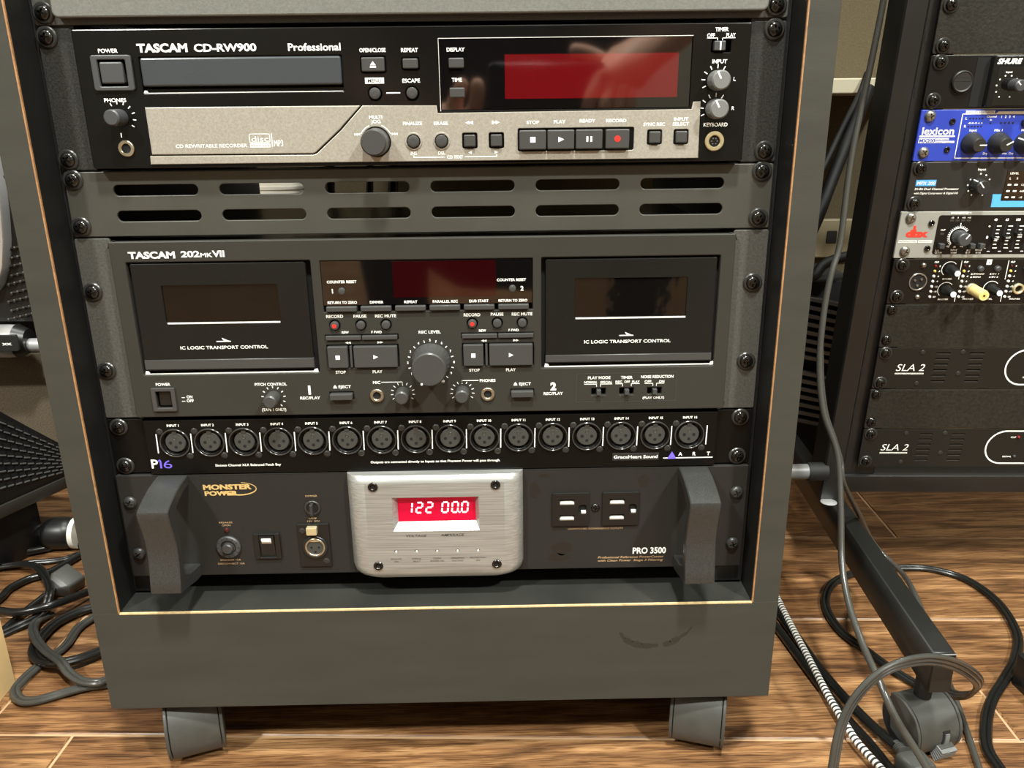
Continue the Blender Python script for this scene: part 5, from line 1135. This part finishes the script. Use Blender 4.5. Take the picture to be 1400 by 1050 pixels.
def plug(name, p0, p1, label, w0=11, w1=15, h=9, up=(0, 0, 1), m='plug_grey'):
    """moulded cord connector from p0 (strain relief end) to p1 (face)"""
    ax_ = (p1 - p0).normalized(); u_ = Vector(up); u_ = (u_ - ax_ * u_.dot(ax_)).normalized(); s_ = ax_.cross(u_); L_ = (p1 - p0).length
    root = empty(name, W(*((p0 + p1) / 2)), label, 'plug'); o_ = root.location.copy()
    V = lambda a, c, e: W(*(p0 + s_ * a + u_ * c + ax_ * e)) - o_
    b = MB(V); b.prism(rr(-w1, w1, -h, h, 3.5, 3), L_ * .42, L_, m, 1.2); n = rr(-w1, w1, -h, h, 3.5, 3); k = rr(-w0 * .62, w0 * .62, -h * .62, h * .62, 3, 3)
    b.faces([(x, d, L_ * .18) for x, d in k] + [(x, d, L_ * .43) for x, d in n], [tuple(range(len(n)))[::-1]] + [(i, (i + 1) % len(n), len(n) + (i + 1) % len(n), len(n) + i) for i in range(len(n))], m)
    bd = b.done('plug_body', root); b = MB(V)
    for i in range(4): b.lathe(0, 0, [(0, i * L_ * .05), (5.2, i * L_ * .05), (5.2, i * L_ * .05 + L_ * .032), (0, i * L_ * .05 + L_ * .032)], m, 16)
    b.lathe(0, 0, [(0, -4), (3.9, -4), (4.3, L_ * .2), (0, L_ * .2)], m, 16); b.done('strain_relief', root); return root
plug('cable_plug', at(1228, 1021, z=fz(9)), at(1262, 1060, z=fz(9)), 'grey plug on the floor in front of the right rack caster, at the bottom edge', 9, 12, 8)
ad = empty('power_adapter', W(560, 60, Zc), 'black power adapter lying at the right edge of the picture', 'adapter')
A0, A1 = at(1380, 932, z=Zc), at(1400, 951, z=Zc); e1 = (A1 - A0).normalized(); e2 = Vector((-e1.y, e1.x, 0)); ad.location = W(*(A0 + e1 * 45 + e2 * 30))
V = lambda a, c, e: W(*(A0 + e1 * a + e2 * c + Vector((0, 0, e)))) - ad.location
b = MB(V); b.prism(rr(0, 90, 0, 58, 4), .3, 33, 'black_plastic', 2.2); bd = b.done('adapter_case', ad); b = MB(V); b.prism(rr(14, 76, 12, 46, 2), 32.9, 33.3, 'plug_grey'); plabel(b.done('label_plate', bd), 'grey rating plate')

# left side: the heap of cords
G_ = None
def lcord(P, sect, m, lab): cable('power_cable', P, sect, m, lab)
lcord(pts((-30, 752, 'z', fz(6)), (0, 753.5, 'z', fz(6)), (30, 755, 'z', fz(6)), (61, 750, 'z', fz(6)), (84, 744, 'z', fz(6)), (105, 744, 'z', fz(6)), (140, 750, 'z', fz(6))), rnd(4.6), 'cable_black', 'black cord lying furthest back in the heap at left, under the wheel')
lcord(pts((-30, 777, 'z', fz(5)), (0, 774.5, 'z', fz(6)), (24, 771.5, 'z', fz(8)), (38, 772, 'z', fz(10)), (52, 776, 'z', fz(12)), (62, 788, 'z', fz(14)), (68, 801, 'z', fz(20)), (67.5, 812, 'z', fz(24)), (61, 832, 'z', fz(15)), (48, 845, 'z', fz(8)), (28, 855, 'z', fz(5)), (0, 868, 'z', fz(4)), (-30, 880, 'z', fz(4))), flat(2.6, 2), 'cable_black', 'flat two-strand black cord bending sharply over the grey plug in the heap')
lcord(pts((20, 772, 'z', fz(3)), (45, 769, 'z', fz(3)), (70, 767, 'z', fz(3)), (91, 763.5, 'z', fz(3)), (108, 757, 'z', fz(3)), (150, 740, 'z', fz(3))), flat(2.5, 2), 'cable_black', 'flat black cord running straight behind the grey plug in the heap')
lcord(pts((-40, 850, 'z', fz(5)), (0, 818, 'z', fz(5)), (13, 805, 'z', fz(5)), (38, 792, 'z', fz(5)), (61, 785, 'z', fz(5)), (91, 770, 'z', fz(5)), (108, 760, 'z', fz(5)), (150, 735, 'z', fz(5))), rnd(4.2), 'cable_black', 'round black cord sweeping from the left edge to the cabinet behind the grey plug')
lcord(pts((-40, 826, 'z', fz(12)), (0, 835, 'z', fz(14)), (29, 837, 'z', fz(16)), (67, 828.5, 'z', fz(18)), (98, 818, 'z', fz(14)), (121, 809, 'z', fz(10)), (160, 796, 'z', fz(5))), rnd(4.4), 'cable_black', 'round black cord passing in front of the grey plug in the heap')
lcord(pts((-20, 885, 'z', fz(4)), (4, 862, 'z', fz(4)), (34, 836, 'z', fz(5)), (57, 818, 'z', fz(7)), (72, 805, 'z', fz(9))), rnd(3.8), 'cable_black', 'black cord that ends in the grey plug in the heap at left')
plug('cable_plug', at(66, 811, z=fz(10)), at(104, 786, z=fz(14)), 'squarish grey plug in the heap of cords at left', 10, 15, 10, up=(0.2, -0.5, 0.9))
lcord(pts((165, 822, 'z', fz(5)), (125, 830.5, 'z', fz(5)), (101, 839, 'z', fz(5)), (76, 852, 'z', fz(6)), (56, 871, 'z', fz(6)), (47, 889, 'z', fz(6)), (55, 902, 'z', fz(8)), (76, 906, 'z', fz(10)), (103, 902, 'z', fz(9)), (135, 891, 'z', fz(7)), (180, 872, 'z', fz(5))), flat(3.3, 2), 'cable_black', 'broad black cord curled into a U beside the cabinet, open to the right', )
lcord(pts((165, 820, 'z', fz(4)), (126, 845, 'z', fz(4)), (106, 860, 'z', fz(4)), (91, 881, 'z', fz(4)), (76, 894, 'z', fz(4)), (49.5, 913, 'z', fz(4)), (29, 932, 'z', fz(4)), (21, 945, 'z', fz(4)), (28, 957, 'z', fz(4)), (48, 958, 'z', fz(4)), (86, 947.5, 'z', fz(4)), (118, 939, 'z', fz(4)), (146, 935, 'z', fz(4)), (190, 929, 'z', fz(4))), flat(2.7, 2), 'cord_grey', 'flat grey cord whose long loop comes nearest to the kraft box')
lcord(pts((70, 838, 'z', fz(5)), (52, 848, 'z', fz(7)), (45.5, 858, 'z', fz(9)), (48, 871, 'z', fz(12)), (61, 888.5, 'z', fz(14)), (82, 904, 'z', fz(16)), (94, 919, 'z', fz(12)), (112, 931, 'z', fz(10)), (133, 933, 'z', fz(10)), (147, 929, 'z', fz(9)), (190, 915, 'z', fz(6))), flat(2.6, 2), 'cord_grey', 'flat grey cord crossing over the U-shaped black cord beside the cabinet')

# ------------------------------------------------------------------ left edge: kraft box, wedge, amplifier, wheel
bx = empty('cardboard_box', W(-470, 60, Zc), 'pale kraft cardboard box cut off by the left edge, near the cord heap', 'box')
B0 = at(21, 933, z=Zc); B1 = at(-14, 978, z=Zc); e1 = (B1 - B0).normalized(); e2 = Vector((e1.y, -e1.x, 0))
if e2.x > 0: e2 = -e2
bx.location = W(*(B0 + e1 * 90 + e2 * 80))
V = lambda a, c, e: W(*(B0 + e1 * a + e2 * c + Vector((0, 0, e)))) - bx.location
b = MB(V); b.prism([(0, 0), (180, 0), (180, 170), (0, 170)], .3, 118, 'kraft', .8); bd = b.done('carton', bx)
b = MB(V); b.prism([(-1, -.4), (181, -.4), (181, 84), (-1, 84)], 117.6, 119.2, 'kraft', .5); b.done('flap', bd)
# wedge monitor: its slotted flank faces the cabinet
wd0 = empty('stage_wedge', W(-560, 330, Zc), 'black slotted wedge-shaped speaker at the left edge, raised above the cord heap', 'speaker')
Q0 = at(-40, 708, z=-482); Q1 = at(112, 640, z=-482); e1 = Vector((Q1.x - Q0.x, Q1.y - Q0.y, 0)).normalized(); e2 = Vector((-e1.y, e1.x, 0))
if e2.x > 0: e2 = -e2
def onflank(px, py):
    d = ray(px, py); n_ = e2; t_ = (Q0 - Vector(CAM_C)).dot(n_) / d.dot(n_); w_ = Vector(CAM_C) + d * t_ - Q0; return (w_.dot(e1), -w_.z)
V = lambda a, d, p: W(*(Q0 + e1 * a - e2 * p + Vector((0, 0, -d)))) - wd0.location
pl = [onflank(-40, 540), onflank(0, 562), onflank(40, 584), onflank(80, 605), onflank(120, 622), onflank(112, 641), onflank(-40, 709)]
b = MB(V); b.prism(pl, -230, 0, 'speaker_black', 1.0); bd = b.done('cabinet', wd0)
b = MB(V)
for j in range(9):
    for i in range(14):
        px = -34 + i * 11 + (j % 2) * 5.5; f = (px) / 80; y0 = 562 + 43 * f; y1 = 690 - 36 * f; py = y0 + (y1 - y0) * (.10 + j * .088); px2 = px + 7.6; f2 = px2 / 80; py2 = 562 + 43 * f2 + ((690 - 36 * f2) - (562 + 43 * f2)) * (.10 + j * .088) - .6
        a, c = onflank(px, py), onflank(px2, py2)
        if px2 < 108: b.line(*a, *c, 5.2, 'void_black', .4, .5); b.line(a[0], a[1] + 2.4, c[0], c[1] + 2.4, 1.5, 'knob_light', 1.5, 1.4)  # lower lips coloured pale to carry the highlights of the slots
b.done('slotted_grille', bd)
a, c = onflank(-40, 709), onflank(112, 641); b = MB(V); b.prism([a, (a[0], a[1] + 15), (c[0], c[1] + 15), c], -232, 2.5, 'grille_lip', .8); b.done('bottom_rail', wd0)
ab = onflank(57, 670); b = MB(V); b.prism([(a[0], a[1] + 15.5), (ab[0], ab[1] + 14), (ab[0], FLOOR - 482 - .4), (a[0], FLOOR - 482 - .4)], -225, -14, 'speaker_black', .8); b.done('plinth', wd0)
# amplifier with grille cloth and chrome side, behind the wedge
am = empty('guitar_amplifier', W(-640, 470, Zc), 'amplifier with brown woven grille and silver trim at the left edge, behind the wedge', 'amplifier')
V = lambda x, d, p: W(x, -p, -d) - am.location
YA = 560.0
b = MB(V); wbox(b, -980, -430, YA, YA + 150, Zc + .3, -60, 'speaker_black', 4); bd = b.done('cabinet', am)
p0, p1 = at(-60, 484, y=YA - 8), at(110, 640, y=YA - 8)
b = MB(V); wbox(b, -960, -450, YA - 8, YA + 1, -FLOOR + 20, p0.z, 'grille_cloth', 2); b.done('grille_cloth', am)
# silver bar with its small dark badge
h0, h1 = at(-60, 466, y=505), at(58, 466, y=505); zc = at(20, 466, y=505).z
b = MB(V); ra = 22.5
b.lathe(0, 0, [(0, -300), (ra, -300), (ra, -16), (ra * .98, -6), (ra * .9, 0), (0, 0)], 'silver_grey', 40, ax=lambda r, s, p: (at(27, 460, y=505).x + p, -zc + s, -505 + r)); hb = b.done('trim_bar', am)
b = MB(V); xe = at(27, 460, y=505).x
b.lathe(0, 0, [(0, -2), (ra * 1.02, -2), (ra * .72, 12), (0, 12)], 'black_plastic', 32, ax=lambda r, s, p: (xe + p, -zc + s, -505 + r)); b.lathe(0, 0, [(0, 8), (9, 8), (9, 80), (0, 80)], 'silver_grey', 24, ax=lambda r, s, p: (xe + p, -zc + 6 + s, -505 + r)); plabel(b.done('end_fitting', hb), 'dark end ring with a thinner silver rod')
bp = at(8, 470, y=480); b = MB(V); b.box(bp.x - 60, bp.x + 14, -bp.z - 11, -bp.z + 11, -486, -481.5, 'unit_charcoal', .6, 2); b.text('xx', bp.x - 6, bp.x + 7, -bp.z, 4.5, 'print_white', -481.2, .04); b.done('badge', hb)
# silver curved side and knobbly black strip
s0 = at(22, 300, y=500); b = MB(V)
prof = [(at(-40, 150, y=500), 0)]
pl = [(at(a, c, y=500).x, -at(a, c, y=500).z) for a, c in ((-34, 200), (-4, 250), (1, 290), (4, 330), (3, 365), (-3, 390), (-10, 400), (-34, 402))]
b.prism(pl, -540, -500, 'silver_grey', 3); b.done('silver_side', am)
b = MB(V); pl = [(at(a, c, y=520).x, -at(a, c, y=520).z) for a, c in ((-30, 240), (70, 240), (70, 440), (-30, 440))]; b.prism(pl, -558, -520, 'speaker_black', 1); kb_ = b.done('ribbed_strip', am)
b = MB(V)
for j in range(9):
    for i in range(7):
        q = at(12 + i * 8 + (j % 2) * 4, 340 + j * 12 - i * 2, y=518); r_1 = at(12 + i * 8 + (j % 2) * 4 + 6, 338.6 + j * 12 - i * 2, y=518)
        b.line(q.x, -q.z, r_1.x, -r_1.z, 2.4, 'grille_lip', -517.2, 3); b.lathe(q.x, -q.z + 1, [(2.2, -520), (2.2, -516.5), (1, -515.6), (0, -515.6)], 'grille_lip', 10)
b.done('ribs', kb_)
# wheel with bright hub cap
wc = at(82, 729, y=352); wh = empty('hand_cart', W(wc.x, wc.y, Zc), 'small black cart wheel with bright hub pin on the floor left of the cabinet', 'cart')
rW = wc.z - Zc; V = lambda x, d, p: W(x, -p, -d) - wh.location
axf = lambda r, s, p: (wc.x + p, -wc.z + s, -wc.y + r)
b = MB(V); b.lathe(0, 0, [(0, -17), (rW * .80, -17), (rW * .93, -14), (rW * .99, -8), (rW * .99, 8), (rW * .93, 14), (rW * .8, 18), (0, 18)], 'speaker_black', 36, ax=axf); bd = b.done('wheel', wh)
b = MB(V); b.lathe(0, 0, [(0, -19.5), (rW * .56, -19.5), (rW * .62, -17.5), (0, -17)], 'silver_grey', 32, ax=axf); b.lathe(0, 0, [(0, -32), (3, -31), (5.5, -25), (7, -19.5), (0, -19)], 'bright_aluminium', 20, ax=axf); plabel(b.done('hub_cap', bd), 'bright metal hub cap and pin')
b = MB(V); b.lathe(0, 0, [(0, 18), (rW * .95, 18), (rW * .95, 24), (0, 24)], 'white_plastic', 36, ax=axf); b.lathe(0, 0, [(0, 24), (6, 24), (6, 90), (0, 90)], 'silver_grey', 16, ax=axf); b.done('axle_disc', wh)

# ------------------------------------------------------------------ behind the racks
def bgbox(name, x0, x1, y0, y1, z0, z1, m, lab, cat, bev=1.5):
    b = MB(WV); wbox(b, x0, x1, y0, y1, z0, z1, m, bev); return tag(b.done(name), lab, cat)
s0 = at(1120, 107, y=600); s1 = at(1184, 128, y=600)
o = bgbox('wall_shelf', -60, 640, 560, RY1 - .5, at(1150, 128, y=560).z, at(1150, 107, y=560).z, 'shelf_white', 'pale shelf edge on the back wall, between cabinet and right rack', 'shelf')
q0, q1 = at(1117, 300, y=735), at(1137, 352, y=735)
t = empty('wall_plate', W((q0.x + q1.x) / 2 + 14, 742, q1.z), 'cream wall plate low on the back wall, between cabinet and right rack', 'wall plate')
V = lambda x, d, p: W(x, -p, -d) - t.location
b = MB(V); b.prism(rr(q0.x, q1.x + 30, -q0.z, -q1.z, 4), -744.5, -734, 'cream_plate', 2); bd = b.done('cover', t)
b = MB(V); b.box(q0.x + 18, q0.x + 34, -q0.z + 18, -q0.z + 38, -734.2, -732.5, 'rubber', .5, 2); b.done('socket', bd)
# slatted black transformer cases standing behind
t = empty('finned_case', W(505, 520, Zc), 'black finned metal case standing on the floor behind the right rack', 'case')
V = lambda x, d, p: W(x, -p, -d) - t.location
ft = at(1100, 385, y=560); fb = at(1100, 560, y=560)
b = MB(V); wbox(b, 400, 560, 566, 700, Zc + .3, ft.z, 'void_black', 2); bd = b.done('case_body', t)
b = MB(V); h_ = (ft.z - fb.z) / 16
for i in range(16):
    if i in (8,): continue
    z = ft.z - i * h_; b.faces([(x, -(z - (x - 400) * .22) + dz, pp) for pp in (-567, -540) for x, dz in ((402, 0), (558, 0), (558, h_ * .42), (402, h_ * .42))], [(0, 1, 2, 3), (7, 6, 5, 4), (0, 4, 5, 1), (1, 5, 6, 2), (2, 6, 7, 3), (3, 7, 4, 0)], 'grille_lip')
b.done('fins', bd)
cable('hanging_cable', pts((1186, 100, 'y', 560), (1176, 128, 'y', 545), (1160, 160, 'y', 520), (1140, 200, 'y', 500), (1118, 245, 'y', 480), (1100, 285, 'y', 460), (1060, 360, 'y', 430)), rnd(4.2), 'shade_black', 'slim black cable slanting behind the racks, upper of two')
cable('hanging_cable', pts((1188, 120, 'y', 540), (1175, 155, 'y', 520), (1158, 195, 'y', 500), (1138, 245, 'y', 480), (1117, 300, 'y', 460), (1095, 345, 'y', 440), (1050, 430, 'y', 400)), rnd(7.5), 'shade_black', 'thick black cable slanting behind the racks, lower of two')
cable('power_cable', pts((1190, 345, 'y', 560), (1150, 352, 'y', 552), (1126, 362, 'y', 545), (1112, 378, 'y', 535), (1090, 382, 'y', 520), (1040, 388, 'y', 500)), rnd(7), 'shade_black', 'black cord crossing below the cream wall plate')
for i, (pa, lab) in enumerate((((1060, 590, 1092, 588, 1125, 594, 1170, 590), 'uppermost of the black cords lying behind the right rack'), ((1060, 606, 1092, 602, 1124, 608, 1170, 612), 'second from top of the black cords lying behind the right rack'), ((1060, 624, 1090, 622, 1118, 630, 1170, 640), 'lowest of the black cords lying behind the right rack'))):
    P_ = [at(pa[j], pa[j + 1], z=Zc + 8.5) for j in range(0, 8, 2)]
    cable('power_cable', smooth(P_, 6), rnd(8), 'cable_black', lab, group='black cords on the floor behind the racks')
# seen through the vent slots
t = empty('storage_tub', W(-285, 600, Zc), 'white ribbed tub standing behind the wooden cabinet, seen through its vent slots', 'tub')
V = lambda x, d, p: W(x, -p, -d) - t.location
b = MB(V); b.lathe(0, 0, [(0, 0), (62, 0), (70, 430), (66, 434), (0, 434)], 'white_plastic', 40, ax=lambda r, s, p: (-255 + r, FLOOR - .3 - p, -620 + s)); bd = b.done('tub_body', t)
b = MB(V)
for i in range(10): b.lathe(0, 0, [(0, 340 + i * 9), (71.5, 340 + i * 9), (71.5, 344 + i * 9), (0, 344 + i * 9)], 'white_plastic', 40, ax=lambda r, s, p: (-255 + r, FLOOR - .3 - p, -620 + s))
b.done('ribs', bd)

for i, (x, yy, lab) in enumerate(((-176, 560, 'left'), (-128, 600, 'middle'), (-92, 570, 'right'))):
    cable('hanging_cable', smooth([Vector((x + 24, yy + 20, 150)), Vector((x + 10, yy, 0)), Vector((x, yy, -150)), Vector((x - 14, yy, -300)), Vector((x - 40, yy - 20, -FLOOR + 8))], 6), rnd(7 if i != 1 else 5), 'cable_black', '%s black cable of three hanging behind the cabinet, seen through its vent slots' % lab)
# ------------------------------------------------------------------ the photographer, mirrored in the dark display
mat('skin', (238, 182, 152), 0.5, spec=0.4, noise=(60, 0.08))
mat('dark_jersey', (22, 23, 26), 0.85, bump=(700, 0.4))
mat('dark_trousers', (26, 28, 34), 0.85, bump=(700, 0.4))
mat('hair_brown', (44, 32, 24), 0.6, bump=(300, 0.5))
mat('phone_black', (12, 12, 13), 0.25)
mat('shoe_dark', (20, 19, 18), 0.6)
def skinmesh(name, chains, m, parent, origin, sub=2):
    """chains: lists of (key or (x, y, z), radius); equal keys meet in one vertex"""
    V, R, E, K = [], [], [], {}
    def vid(p, r):
        k = tuple(p)
        if k not in K: K[k] = len(V); V.append(W(*p) - origin); R.append(r / 1000)
        return K[k]
    for ch in chains:
        ids = [vid(p, r) for p, r in ch]; E += list(zip(ids, ids[1:]))
    me = bpy.data.meshes.new(name); me.from_pydata(V, E, []); o = bpy.data.objects.new(name, me); COL.objects.link(o)
    o.modifiers.new('s', 'SKIN')
    me.skin_vertices[0].data[0].use_root = True
    for i, r in enumerate(R): me.skin_vertices[0].data[i].radius = (r, r)
    sb = o.modifiers.new('d', 'SUBSURF'); sb.levels = sub; sb.render_levels = sub
    dg = bpy.context.evaluated_depsgraph_get(); m2 = bpy.data.meshes.new_from_object(o.evaluated_get(dg)); m2.name = name
    o.modifiers.clear(); o.data = m2; bpy.data.meshes.remove(me); m2.materials.clear(); m2.materials.append(MATS[m])
    for q in m2.polygons: q.use_smooth = True; q.material_index = 0
    if parent: o.parent = parent
    return o
pe = empty('person', W(80, -1010, -FLOOR), 'person in dark jersey crouching before the cabinet with a phone, mirrored in the red display', 'person')
PO = pe.location.copy()
PELV, CH, NK = (80, -1120, -290), (88, -1010, 60), (92, -950, 190)
SR, SL, ER, EL = (280, -965, 125), (-100, -965, 125), (420, -765, 150), (-195, -775, 0)
WR, WL = (262, -612, 26), (-62, -655, -78)
body_ch = [[(PELV, 120), ((84, -1080, -120), 115), (CH, 125), (NK, 58), ((94, -920, 250), 56), ((94, -905, 310), 82), ((92, -900, 370), 74)],
           [(CH, 125), (SR, 58), (ER, 42), ((345, -690, 92), 36), (WR, 27), ((226, -590, 4), 31), ((203, -576, -10), 27)],
           [(CH, 125), (SL, 58), (EL, 42), ((-130, -712, -40), 36), (WL, 27), ((-26, -624, -76), 30), ((-4, -606, -72), 25)],
           [(PELV, 120), ((-20, -1090, -300), 88), ((-130, -790, -150), 60), ((-132, -880, -350), 48), ((-130, -930, -520), 36), ((-132, -850, -548), 30)],
           [(PELV, 120), ((180, -1090, -300), 88), ((300, -790, -150), 60), ((300, -880, -350), 48), ((298, -930, -520), 36), ((300, -850, -548), 30)]]
R0, L0 = (203, -576, -10), (-4, -606, -72)
for k in ([((182, -562, -14), 11), ((170, -553, -40), 10), ((166, -556, -66), 9), ((168, -564, -84), 7.5)], [((198, -561, -22), 11), ((189, -551, -50), 10), ((187, -555, -76), 9), ((188, -565, -92), 7.5)],
          [((212, -564, -26), 10.5), ((207, -554, -54), 9.5), ((206, -558, -78), 8.5), ((206, -567, -92), 7)], [((225, -572, -24), 9.5), ((224, -563, -48), 8.5), ((224, -565, -66), 7.5)], [((196, -592, 6), 12), ((168, -590, 20), 10), ((146, -588, 22), 9)]):
    body_ch.append([(R0, 27)] + k)
for k in ([((12, -590, -62), 11), ((24, -577, -46), 10.5), ((27, -571, -26), 10), ((26, -571, -10), 8.5)], [((10, -588, -84), 10), ((20, -581, -98), 9.5), ((30, -583, -106), 8)], [((2, -594, -92), 10), ((8, -588, -108), 9), ((16, -588, -118), 8)],
          [((-8, -600, -96), 9), ((-6, -594, -112), 8), ((2, -592, -122), 7)], [((-8, -600, -46), 11), ((2, -596, -26), 10), ((10, -594, -10), 8.5)]):
    body_ch.append([(L0, 25)] + k)
bo = skinmesh('body', body_ch, 'skin', pe, PO)
skinmesh('jersey', [[((82, -1105, -230), 140), ((84, -1080, -120), 134), (CH, 142), ((92, -962, 160), 84)], [(CH, 142), (SR, 72), (ER, 54), ((384, -728, 121), 48)], [(CH, 142), (SL, 72), (EL, 54), ((-163, -744, -20), 48)]], 'dark_jersey', pe, PO)
skinmesh('trousers', [[((80, -1115, -255), 138), (PELV, 136), ((-20, -1090, -300), 100), ((-130, -790, -150), 72), ((-132, -880, -350), 60), ((-130, -930, -505), 48)], [(PELV, 136), ((180, -1090, -300), 100), ((300, -790, -150), 72), ((300, -880, -350), 60), ((298, -930, -505), 48)]], 'dark_trousers', pe, PO)
skinmesh('hair', [[((94, -940, 330), 72), ((92, -922, 385), 80), ((92, -895, 410), 62)]], 'hair_brown', pe, PO)
for x in (-131, 299): skinmesh('shoe', [[((x, -950, -534), 35), ((x, -880, -541), 33), ((x, -800, -546), 27)]], 'shoe_dark', pe, PO)
for x in (68, 118): skinmesh('eye', [[((x, -828, 330), 9), ((x, -826, 330), 9)]], 'print_white', pe, PO, 1)
skinmesh('nose', [[((93, -826, 326), 8), ((93, -815, 306), 12), ((93, -824, 298), 10)]], 'skin', pe, PO, 1)
skinmesh('mouth', [[((76, -828, 274), 5), ((93, -824, 272), 7), ((110, -828, 274), 5)]], 'led_red', pe, PO, 1)
ph = empty('phone', W(118, -578, -62), 'black phone held by the crouching person, taking the picture', 'phone')
Rp = Matrix((r_, -dn_, -fw_)).transposed()
V = lambda x, d, p: Rp @ Vector((x / 1000, -d / 1000, -(p) / 1000)) + W(*CAM_C) - ph.location
b = MB(V); b.prism(rr(-14, 140, -62, 14, 9, 6), -13, -5, 'phone_black', 1.2); pb = b.done('phone_case', ph)
b = MB(V); b.prism(rr(-11, 24, -22, 11, 6, 6), -5.2, -3.6, 'phone_black', .6); b.done('lens_block', pb)
